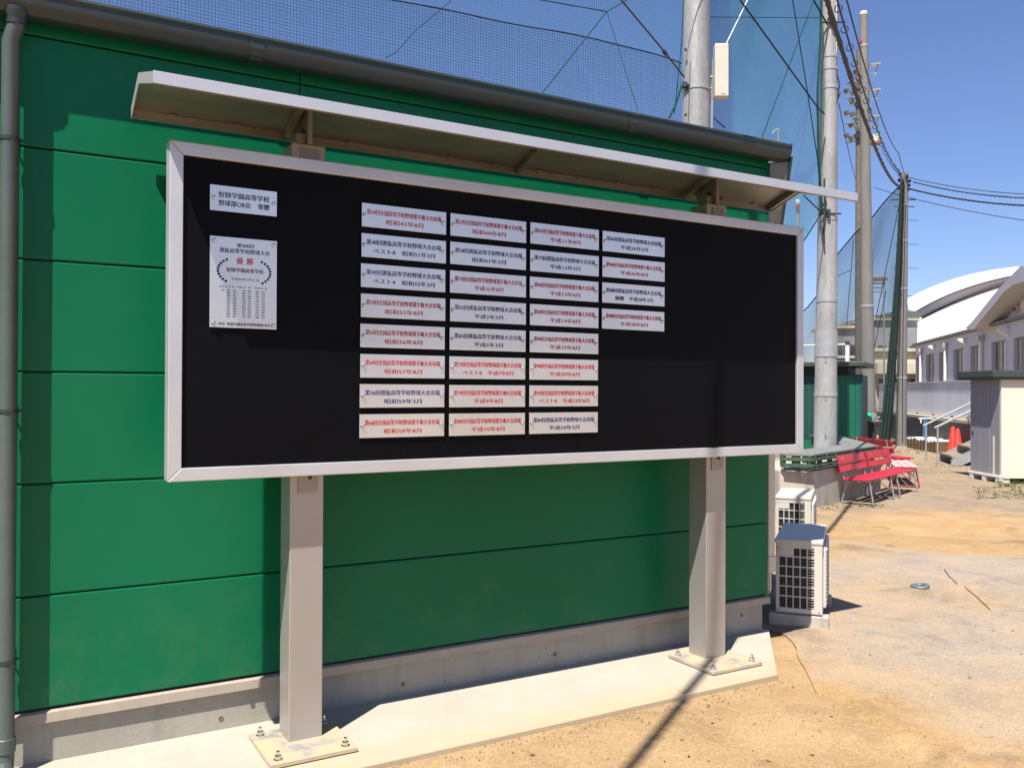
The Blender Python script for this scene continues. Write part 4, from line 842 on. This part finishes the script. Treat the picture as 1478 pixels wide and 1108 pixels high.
part('corner_post', MB(Ms).box(Lg, Lg+0.05, -0.02, 0.05, 0, 1.94), 'green_shed_dark', gs); part('roof_gap_shade', MB(Ms).box(0, Lg-0.25, 0.10, 1.7, 1.93, 2.10), 'rubber_black', gs)  # black box fills the gap under the roof in place of its shade
part('roof', MB(Ms).box(-0.1, Lg+0.12, -0.22, 1.95, 2.10, 2.20), 'shed_roof', gs, bevel=0.012); part('white_object', MB(Ms).box(Lg-0.82, Lg-0.6, 0.05, 0.09, 1.945, 1.99), 'chalk_white', gs)
q = at(1223, 520, 22); t = thing('white_post', (q.x, q.y, G), 'white round post with a dark cap and rail above the green shed roof', 'post')
part('shaft', MB().tube([(q.x, q.y, G), (q.x, q.y, at(1223, 496, 22).z)], 0.055, 12), 'chalk_white', t, smooth=SM); part('cap', MB().lathe(at(1223, 496, 22), [(0.06, -0.02), (0.065, 0), (0.04, 0.07)], 12), 'rubber_black', t)
part('rail', MB().tube([at(1150, 499, 22), at(1222, 497, 22)], 0.022, 8), 'chalk_white', t, smooth=SM)

# ================================================================== STORAGE SHED ON THE RIGHT
fc = Vector((14.94, 8.87, G)); dl = Vector((0.50, 0.866, 0)).normalized(); dr = Vector((0.866, -0.50, 0))
Mst = Matrix.Translation(fc) @ Matrix(((dr.x, dl.x, 0), (dr.y, dl.y, 0), (0, 0, 1))).to_4x4()
st = thing('storage_shed', fc, 'cream steel storage shed with grey doors and dark flat roof', 'shed')
WL, WR, ST = 1.02, 1.9, 1.83
part('body', MB(Mst).box(0.03, WR-0.03, 0.03, WL, 0.10, ST), 'shed_cream', st)
for i in range(3):
    part('side_panel', MB(Mst).box(0.025+i*(WR-0.05)/3+0.002, 0.025+(i+1)*(WR-0.05)/3-0.002, 0.0, 0.028, 0.12, ST-0.02), 'shed_cream', st, bevel=0.004)
for y0, y1 in ((0.06, 0.36), (0.364, 0.69), (0.694, WL)):
    dr_ = part('door', MB(Mst).box(0.0 if y0 > .3 else 0.004, 0.028, y0, y1, 0.13, ST-0.02), 'shed_grey', st, bevel=0.004)
part('door_handle', MB(Mst).box(-0.006, 0.0, WL-0.10, WL-0.06, 0.78, 0.86), 'rubber_black', dr_)
part('corner_post', MB(Mst).box(0.0, 0.03, -0.004, 0.056, 0.10, ST), 'shed_cream', st, bevel=0.003)
part('sill', MB(Mst).box(-0.035, 0.03, 0.0, WL+0.02, 0.085, 0.125), 'chalk_white', st, bevel=0.004); part('side_sill', MB(Mst).box(0.031, WR, -0.012, 0.025, 0.085, 0.118), 'shed_cream', st)
part('painted_light_streak', MB(Mst).box(-0.012, 0.0, 0.215, 0.255, 0.13, 0.80), 'shed_cream', st, bevel=0.002)  # pale strip stands in for a streak of light on the door
part('roof', MB(Mst).box(-0.20, WR+0.1, -0.10, WL+0.12, ST+0.005, ST+0.125), 'shed_roof', st, bevel=0.01); part('roof_edge', MB(Mst).box(-0.17, WR+0.07, -0.07, WL+0.1, ST-0.035, ST+0.004), 'shed_roof', st)
for x, y in ((0.06, 0.08), (0.06, 0.52), (0.06, 0.95), (0.95, 0.08), (1.8, 0.08), (1.8, 0.95)):
    part('support_block', MB(Mst).box(x-0.09, x+0.10, y-0.07, y+0.06, -0.01, 0.084), 'chalk_white' if x < 0.5 else 'retaining_concrete', st, bevel=0.006)

# ================================================================== RETAINING WALL, FENCE, STAIRS, CONES
R0_ = at(1262, 600, 32.5); R1_ = at(1440, 600, 19.0); R0_.z = R1_.z = G
d = (R1_-R0_).normalized(); nb = Vector((-d.y, d.x, 0)); Mr = Matrix.Translation(R0_) @ Matrix(((d.x, nb.x, 0), (d.y, nb.y, 0), (0, 0, 1))).to_4x4(); Lr = (R1_-R0_).length
rw = thing('retaining_wall', R0_, 'dark stained concrete retaining wall below the white fence', 'wall')
part('wall', MB(Mr).box(0, Lr, 0, 0.35, -0.2, 0.80), 'retaining_concrete', rw, bevel=0.02); part('coping', MB(Mr).box(-0.02, Lr+0.02, -0.06, 0.4, 0.802, 0.90), 'plinth_concrete', rw, bevel=0.015)
fe = thing('white_fence', R0_+Vector((0, 0, 0.95)), 'pale corrugated sheet fence standing on the retaining wall', 'fence')
x = 0.0; pw_ = 1.9
while x < Lr:
    mb = MB(Mr); x1 = min(Lr, x+pw_-0.012); nn_ = 20; pts = []
    for i in range(nn_+1):
        xx = x+(x1-x)*i/nn_; pts.append((xx, 0.16+(0.016 if (i//1) % 2 else 0.0)))
    vs = [(a_, b_, z_) for z_ in (0.98, 1.84) for a_, b_ in pts]+[(a_, b_+0.006, z_) for z_ in (0.98, 1.84) for a_, b_ in pts]; q = nn_+1
    fs = [(i, i+1, q+i+1, q+i) for i in range(nn_)]+[(2*q+i+1, 2*q+i, 3*q+i, 3*q+i+1) for i in range(nn_)]+[(q+i, q+i+1, 3*q+i+1, 3*q+i) for i in range(nn_)]
    mb.add(vs, fs); part('fence_panel', mb, 'fence_white', fe)
    part('fence_post', MB(Mr).box(x-0.02, x+0.02, 0.17, 0.22, 0.902, 1.85), 'galvanised', fe); x += pw_
part('top_rail', MB(Mr).box(0, Lr, 0.14, 0.20, 1.842, 1.88), 'gym_wall', fe); part('bottom_rail', MB(Mr).box(0, Lr, 0.145, 0.2, 0.955, 0.978), 'fence_white', fe)
# stairs going up to the right
sp1 = onZ(1336, 664, G); sp2 = onZ(1354, 671, G); ax = (sp1-sp2).normalized(); ascd = Vector((ax.y, -ax.x, 0))
Mz = Matrix.Translation(sp2) @ Matrix(((ascd.x, ax.x, 0), (ascd.y, ax.y, 0), (0, 0, 1))).to_4x4(); Ws = (sp1-sp2).length
sr = thing('metal_stairs', sp2, 'short metal stairs with grey handrails climbing behind the storage shed', 'stairs')
RISE, RUN, NS = 0.20, 0.36, 6
for y in (0.05, Ws-0.05):
    part('stringer', MB(Mz).prism([(0.25, y-0.015, 0.0), (0.48, y-0.015, 0.0), (0.48+NS*RUN, y-0.015, NS*RISE), (0.25+NS*RUN, y-0.015, NS*RISE+0.10), (0.30, y-0.015, 0.14)], (0, 0.03, 0)), 'galvanised', sr)
    part('handrail', MB(Mz).tube([(-0.06, y, 0.80), (0.02, y, 0.84), (0.1+NS*RUN, y, 0.84+NS*RISE)], 0.024, 10), 'galvanised', sr, smooth=SM)
    for xx, zb in ((0.0, 0.0), (1.1, 0.52), (2.1, 1.05)): part('rail_post', MB(Mz).tube([(xx, y, zb), (xx, y, 0.83+xx*RISE/RUN)], 0.020, 8), 'galvanised', sr, smooth=SM)
for i in range(NS): part('tread', MB(Mz).box(0.42+i*RUN-0.14, 0.42+i*RUN+0.24, 0.07, Ws-0.07, (i+1)*RISE-0.05, (i+1)*RISE), 'tread_brown', sr, bevel=0.006)
# cones (one inside the other's neighbour), slabs, blue pipe stand, tarp
def cone(c, h, label):
    t = thing('traffic_cone', c, label, 'traffic cone', 'red traffic cones')
    part('cone_body', MB().lathe(c, [(0.15, 0.03), (0.135, 0.06), (0.045, h-0.02), (0.035, h), (0.02, h+0.003)], 20), 'cone_red', t, smooth=SM)
    part('cone_base', MB(Matrix.Translation(c)).box(-0.19, 0.19, -0.19, 0.19, 0, 0.03), 'cone_red', t, bevel=0.01)
c1 = at(1375.5, 640, 21.6); c1.z = G; c2 = at(1382.5, 640, 21.2); c2.z = G
cone(c1, 0.72, 'red traffic cone beside the stairs, left and taller of the pair'); cone(c2, 0.68, 'red traffic cone partly hidden by the stair treads')
for i in range(9):
    px_ = 1322+i*4.9; py_ = 641+i*0.9; c_ = onZ(px_, py_+5, G); yaw_ = math.atan2(d.y, d.x)+math.pi/2
    Mb_ = Matrix.Translation((c_.x, c_.y, G)) @ Matrix.Rotation(math.atan2(d.y, d.x)+0.1, 4, 'Z')
    t = thing('base_block', (c_.x, c_.y, G), 'white-topped base block in the row lying by the retaining wall', 'block', 'white-topped base blocks by the retaining wall')
    hh = 0.24+0.02*(i % 3)
    part('foam_side', MB(Mb_).box(-0.085, 0.085, -0.22, 0.35, 0.0, hh), 'wood_brown', t, bevel=0.01); part('white_top', MB(Mb_).box(-0.095, 0.095, -0.225, 0.36, hh, hh+0.05), 'chalk_white', t, bevel=0.01)
q = onZ(1335.5, 648, G); q1 = at(1335.5, 604, (q-O).dot(FW))
t = thing('pipe_stand', q, 'blue-green hydrant pipe stand with white taps before the retaining wall', 'pipe')
part('column', MB().tube([q, q1], 0.065, 12), 'tarp_blue', t, smooth=SM); part('tap_bar', MB().tube([q1-RT*0.18, q1+RT*0.30], 0.02, 8).tube([q1-RT*0.12, q1-RT*0.12-UP*0.12], 0.02, 8), 'chalk_white', t, smooth=SM)
q = onZ(1314, 641, G); mb = MB()
for i in range(7): mb.lathe(q+RT*(0.09*i-0.25)+FW*random.uniform(-.2, .2), [(0.16, 0), (0.13+0.03*random.random(), 0.06), (0.06, 0.11+0.05*random.random())], 9)
tag(part('tarpaulin', mb, 'tarp_blue', smooth=1.2), 'crumpled blue tarpaulin at the foot of the short utility pole', 'tarpaulin')
mb = MB().tube([onZ(1392, 640, G)+Vector((0, 0, 0.7)), at(1399, 598, 20.5)], 0.02, 6).tube([onZ(1396, 640, G)+Vector((0, 0, 0.7)), at(1403, 598, 20.5)], 0.02, 6)
tag(part('leaning_poles', mb, 'tube_grey'), 'pair of grey poles leaning behind the stairs', 'poles')

# ================================================================== GYMNASIUM
g0 = Vector((56.6, 36.6, 0)); gd = Vector((0.70, 0.714, 0)).normalized(); gn = Vector((-gd.y, gd.x, 0))      # gn faces the yard
Mg = Matrix.Translation((g0.x, g0.y, G)) @ Matrix(((gd.x, -gn.x, 0), (gd.y, -gn.y, 0), (0, 0, 1))).to_4x4()     # x along wall (away), y behind
gy = thing('gymnasium', (g0.x, g0.y, G), 'white gymnasium with sweeping curved roof and tall windows beyond the fence', 'building')
S0, S1, EH = -24.0, 14.8, 5.5
bays = []
x = 13.6
while x > S0: bays.append(x); x -= 4.25
# wall between windows
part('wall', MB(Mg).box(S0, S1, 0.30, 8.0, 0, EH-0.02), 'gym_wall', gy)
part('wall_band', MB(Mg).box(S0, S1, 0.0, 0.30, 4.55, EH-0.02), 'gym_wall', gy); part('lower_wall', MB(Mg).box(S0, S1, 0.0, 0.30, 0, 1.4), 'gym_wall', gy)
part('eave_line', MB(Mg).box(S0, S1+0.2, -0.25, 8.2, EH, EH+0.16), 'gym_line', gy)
pgx = lambda px_: (Mg.inverted() @ on_plane(px_, 520, Mg @ Vector((0, 0, 0)), gn)).x
WIN = [(1322.5, 1329.5), (1336.5, 1348), (1355, 1366), (1376, 1391), (1400.5, 1417), (1431, 1452.5), (1463, 1489), (1503, 1535)]
WIN = [(pgx(b_), pgx(a_)) for a_, b_ in WIN]; edges = [S1]
for i, (x0, x1) in enumerate(WIN):
    part('pilaster', MB(Mg).box(x1, edges[-1], 0.0, 0.298, 1.4, 4.55), 'gym_wall', gy); edges.append(x0)
    wdw = part('window', MB(Mg).box(x0, x1, 0.22, 0.26, 1.4, 4.55), 'window_glass', gy)
    for f in (0.02, 0.26, 0.5, 0.74, 0.98):
        xf = x0+(x1-x0)*f; part('window_frame', MB(Mg).box(xf-0.035, xf+0.035, 0.18, 0.218, 1.4, 4.55), 'galvanised', wdw)
    part('window_frame', MB(Mg).box(x0, x1, 0.185, 0.215, 2.6, 2.67), 'galvanised', wdw)
    for f in ((0.10, 0.22), (0.55, 0.70)) if i % 2 else ((0.30, 0.42), (0.80, 0.92)):
        part('curtain', MB(Mg).box(x0+(x1-x0)*f[0], x0+(x1-x0)*f[1], 0.205, 0.2185, 1.5, 4.5), 'curtain', wdw)
part('pilaster', MB(Mg).box(S0, edges[-1], 0.0, 0.298, 1.4, 4.55), 'gym_wall', gy)
for px_ in (1331.5, 1367.5, 1419.5):
    x_ = pgx(px_); part('downpipe', MB(Mg).tube([(x_, -0.16, 0.2), (x_, -0.16, 4.75)], 0.105, 12), 'gym_white', gy, smooth=SM); part('rain_head', MB(Mg).box(x_-0.22, x_+0.22, -0.36, -0.01, 4.75, 5.08), 'galvanised', gy, bevel=0.03)
for px_ in (1349.5, 1393.5, 1455):
    x_ = pgx(px_); part('wall_lamp', MB(Mg).prism([(x_-0.22, -0.01, 4.72), (x_-0.22, -0.5, 5.02), (x_-0.22, -0.5, 5.15), (x_-0.22, -0.01, 5.15)], (0.44, 0, 0)), 'gym_white', gy)
# hall roof: lower roof slope, upright trim band and the curved upper roof, its curves taken on planes behind the window wall
pg = lambda px_, py_, yy: (lambda P: Mg.inverted() @ P)(on_plane(px_, py_, Mg @ Vector((0, yy, 0)), gn))
def curve(pts, yy, n_=28):
    out_ = []
    for i_ in range(n_+1):
        x_ = pts[0][0]+(pts[-1][0]-pts[0][0])*i_/n_; y_ = 0.0
        for a_, (xa, ya) in enumerate(pts):                   # smooth polynomial through the four points
            w_ = 1.0
            for b_, (xb, yb_) in enumerate(pts):
                if a_ != b_: w_ *= (x_-xb)/(xa-xb)
            y_ += w_*ya
        out_.append(pg(x_, y_, yy))
    return out_
def loft(r0, r1): k_ = len(r0); return MB(Mg).add(list(r0)+list(r1), [(i_, i_+1, k_+i_+1, k_+i_) for i_ in range(k_-1)])
C0 = curve([(1323.5, 497), (1385, 481), (1478, 455.5), (1540, 439)], 0.3); C1 = curve([(1325, 462), (1385, 433.5), (1445, 412), (1540, 389)], 6.0)
C2 = curve([(1315.5, 454), (1385, 419.7), (1455, 400), (1540, 384)], 5.6); C3 = curve([(1308, 432), (1385, 400), (1469, 384.8), (1540, 380)], 13.0)
def thick_(r0, r1, t_): mbx = loft(r0, r1); mbx.add([p+Vector((0, t_, -t_)) for p in list(r0)+list(r1)], [(i_+1, i_, len(r0)+i_, len(r0)+i_+1) for i_ in range(len(r0)-1)]); return mbx
part('lower_roof', loft(C0, C1), 'gym_white', gy, smooth=1.0); part('roof_trim', loft([p+Vector((0, -0.4, 0)) for p in C1], [p+Vector((0, -0.0, 0)) for p in C2]), 'gym_trim', gy, smooth=1.0)
part('roof', loft(C2, C3), 'gym_white', gy, smooth=1.0); part('roof_rear', loft(C3, [p+Vector((0, 16, -4.5)) for p in C3]), 'gym_white', gy, smooth=1.0)
C1b = [p+Vector((0, -0.42, 0)) for p in C1]; part('trim_line', MB(Mg).tube(C1b, 0.09, 6), 'gym_line', gy); part('roof_line', MB(Mg).tube([p+Vector((0, -0.05, 0)) for p in C2], 0.07, 6), 'gym_line', gy)
part('end_wall', MB(Mg).add([C0[0], C1[0], C2[0], C3[0], C3[0]+Vector((0, 16, -4.5)), Vector((C0[0].x, 29, 0)), Vector((C0[0].x, 0.3, 0))], [(0, 1, 2, 3, 4, 5, 6)]), 'gym_wall', gy)
# porch gable with curved underside, on the right
out = [pg(*q, -0.9) for q in ((1393, 474), (1404, 463), (1440, 418), (1472.5, 384), (1500, 384), (1540, 392))]; inn = [pg(*q, -0.9) for q in ((1540, 412), (1500, 404), (1478, 406), (1462, 411), (1448, 422), (1430, 445), (1412, 466), (1405, 476))]
pch = part('porch_gable', MB(Mg).prism(out+inn, (0, 3.2, 0)), 'gym_wall', gy)
inn2 = [pg(*q, 0.4) for q in ((1402, 478), (1412, 467), (1430, 446), (1448, 423), (1462, 412), (1478, 407), (1500, 405), (1540, 413), (1540, 440))]
part('porch_wall', MB(Mg).prism(inn2, (0, 1.5, 0)), 'gym_white', gy)
a_, b_ = pg(1465.5, 452, 0.38), pg(1471.5, 440, 0.38)
vf = part('vent', MB(Mg).box(min(a_.x, b_.x), max(a_.x, b_.x), 0.25, 0.39, a_.z, b_.z), 'gym_wall', pch); part('vent_louvre', MB(Mg).box(min(a_.x, b_.x)+.1, max(a_.x, b_.x)-.1, 0.22, 0.249, a_.z+.1, b_.z-.1), 'gym_line', vf)

# ---- buildings far behind the nets
def block(name, label, pxl, pxr, depth, ytop, ybase, mat, thick=6):
    a = at(pxl, 560, depth); b = at(pxr, 560, depth); a.z = b.z = G; d_ = (b-a).normalized(); n_ = Vector((-d_.y, d_.x, 0)); L_ = (b-a).length
    M_ = Matrix.Translation(a) @ Matrix(((d_.x, n_.x, 0), (d_.y, n_.y, 0), (0, 0, 1))).to_4x4(); t_ = thing(name, a, label, 'building'); H_ = at(pxl, ytop, depth).z-G
    part('wall', MB(M_).box(0, L_, 0, thick, 0, H_), mat, t_); part('roof_slab', MB(M_).box(-0.3, L_+0.3, -0.4, thick+0.3, H_+0.005, H_+0.3), 'school_cream', t_)
    return t_, M_, L_, H_
t_, M_, L_, H_ = block('school_building', 'grey school block with white window bands seen through the dark net', 1205, 1234, 88, 474, 560, 'school_grey')
for z in (1.2, 3.2, 5.2):
    for i in range(3):
        w_ = part('window', MB(M_).box(0.2+i*0.66, 0.76+i*0.66, -0.05, -0.005, z, z+1.1), 'window_glass', t_); part('sill', MB(M_).box(0.16+i*0.66, 0.8+i*0.66, -0.15, -0.005, z-0.25, z-0.01), 'chalk_white', w_)
t_, M_, L_, H_ = block('annex_building', 'cream annex with dark windows left of the gymnasium', 1262, 1324, 84, 507, 560, 'school_cream')
for i in range(4):
    w_ = part('window', MB(M_).box(0.4+i*1.0, 1.2+i*1.0, -0.06, -0.005, 0.9, 2.8), 'window_glass', t_); part('window_frame', MB(M_).box(0.78+i, 0.82+i, -0.09, -0.061, 0.9, 2.8), 'gym_line', w_)
part('ledge', MB(M_).box(-0.2, L_+0.2, -1.2, 0.0, 3.3, 4.3), 'school_cream', t_)
t_, M_, L_, H_ = block('annex_building', 'grey side hall with shallow arched roof behind the green net bundle', 1262, 1324, 92, 462, 560, 'school_grey', 10)
pts = [(L_*i/12, -0.5, H_+0.31+1.6*math.sin(math.pi*(0.5*i/12+0.15))*0.8-0.6) for i in range(13)]
part('arched_roof', MB(M_).prism([(0, -0.5, H_+0.30)]+pts+[(L_, -0.5, H_+0.30)], (0, 10, 0)), 'roof_grey', t_)
for i in range(4): part('window', MB(M_).box(0.4+i*1.1, 1.2+i*1.1, -0.05, -0.005, 4.6, 6.4), 'window_glass', t_)
q = at(1262, 418, 60); t = thing('rooftop_sign', at(1262, 560, 60), 'rusty-topped rack standing behind the grey poles', 'rack')
part('beam', MB().bar(at(1258, 403, 60), at(1279, 403, 60), 0.5, 0.2, UP), 'rust', t)
for y in (409, 415, 421): part('rail', MB().tube([at(1258, y, 60), at(1278, y, 60)], 0.05, 6), 'tube_grey', t)
part('post', MB().tube([at(1276, 403, 60), at(1276, 560, 60)], 0.06, 6), 'tube_grey', t)

# ================================================================== SMALL THINGS ON THE GROUND
q = onZ(1328, 848, -0.025); t = thing('rubber_ring', q, 'flat grey rubber ring lying on the sandy apron', 'ring')
pts = [q+Vector((0.055*math.cos(a), 0.055*math.sin(a), 0.010+0.010*max(0, math.sin(a+2.2)))) for a in [2*math.pi*i/20 for i in range(21)]]
part('ring_body', MB().tube(pts, 0.016, 8, False), 'lamp_grey', t, smooth=2.0)
for pts, lab in (([(1363, 822), (1370, 832), (1379, 840), (1381, 843)], 'short dark twig lying on the apron near the rubber ring'), ([(1392, 847), (1410, 862), (1429, 880)], 'longer dark twig lying on the apron'), ([(1258, 760), (1270, 761), (1284, 763)], 'dark twig on the orange sand by the air conditioners'), ([(1277, 788), (1284, 787), (1291, 789)], 'tiny crooked twig on the orange sand')):
    P_ = [onZ(x, y, -0.02)+Vector((0, 0, 0.006)) for x, y in pts]; tag(part('twig', MB().tube(P_, 0.0028, 5), 'wood_brown'), lab, 'twig')
# loose stones and grit
rnd = random.Random(11); mb = MB()
def stone(x, y, z, r_):
    vs = []; 
    for i in range(6):
        a = i*math.pi/3+rnd.random(); vs.append((x+r_*math.cos(a)*rnd.uniform(.7, 1.2), y+r_*math.sin(a)*rnd.uniform(.7, 1.2), z-0.002))
    for i in range(6):
        a = i*math.pi/3+rnd.random()*.5; vs.append((x+r_*.6*math.cos(a), y+r_*.6*math.sin(a), z+r_*rnd.uniform(.35, .7)))
    mb.add(vs, [(i, (i+1) % 6, (i+1) % 6+6, i+6) for i in range(6)]+[(6, 7, 8, 9, 10, 11)])
for i in range(1500):
    px_ = rnd.uniform(560, 1478); py_ = rnd.uniform(740, 1108)**1.0; p = onZ(px_, py_, G)
    if p.y > 3.32 and p.x < 4.35: continue
    ins = p.x > 4.3 or (p.x > 3.55 and p.y < 3.0)
    stone(p.x, p.y, -0.024 if ins and p.y < 6 else gz(p.x, p.y), rnd.choice([0.002, 0.003, 0.003, 0.004, 0.006]))
for i in range(140):
    x = rnd.uniform(-0.5, 3.7); yq = 3.372-abs(rnd.gauss(0, .05)); stone(x, yq, gz(x, yq), rnd.uniform(.002, .006))
gv = tag(part('gravel', mb, 'stone'), 'scattered grit and small stones on the sand', 'gravel', kind='stuff')
# leaf scraps
mb = MB()
for i in range(170):
    p = onZ(rnd.uniform(700, 1478), rnd.uniform(760, 1108), G)
    if p.y > 3.3 and p.x < 4.35: continue
    z = -0.021 if p.x > 4.3 and p.y < 6 else gz(p.x, p.y)+0.003; a = rnd.uniform(0, 6.28); l = rnd.uniform(.004, .016); u_ = Vector((math.cos(a), math.sin(a), 0))*l; w_ = Vector((-math.sin(a), math.cos(a), 0))*l*rnd.uniform(.25, .6); c_ = Vector((p.x, p.y, z)); k3 = Vector((0, 0, l*rnd.uniform(.1, .6)))
    mb.add([c_-u_, c_-w_+k3*.5, c_+u_+k3, c_+w_], [(0, 1, 2, 3)])
tag(part('leaf_litter', mb, 'wood_brown'), 'scraps of dry leaf and bark scattered on the sand', 'litter', kind='stuff')
# weeds
mb = MB()
def tuft(c, h, n_):
    for i in range(n_):
        a = rnd.uniform(0, 6.28); r0 = rnd.uniform(0, .05); b0 = Vector((c.x+r0*math.cos(a), c.y+r0*math.sin(a), G-0.005)); l = h*rnd.uniform(.5, 1.1); tip = b0+Vector((math.cos(a)*l*.6, math.sin(a)*l*.6, l)); sd_ = Vector((-math.sin(a), math.cos(a), 0))*0.003
        mid_ = b0.lerp(tip, .5)+Vector((0, 0, l*.15)); mb.add([b0-sd_, b0+sd_, mid_+sd_*.8, mid_-sd_*.8, tip], [(0, 1, 2, 3), (3, 2, 4)])
for px0, px1, py0, py1, cnt, h in ((1405, 1478, 701, 720, 130, 0.025), (1440, 1478, 697, 703, 26, 0.08), (1228, 1275, 722, 733, 30, 0.03), (1340, 1400, 668, 682, 40, 0.02), (1320, 1345, 643, 652, 40, 0.08), (1290, 1335, 648, 655, 25, 0.04), (1185, 1230, 724, 736, 20, 0.025)):
    for i in range(cnt): tuft(onZ(rnd.uniform(px0, px1), rnd.uniform(py0, py1), G), h, 9)
tag(part('weeds', mb, 'weed_green'), 'sparse low weeds growing round the shed, benches and stairs', 'weeds', kind='stuff')
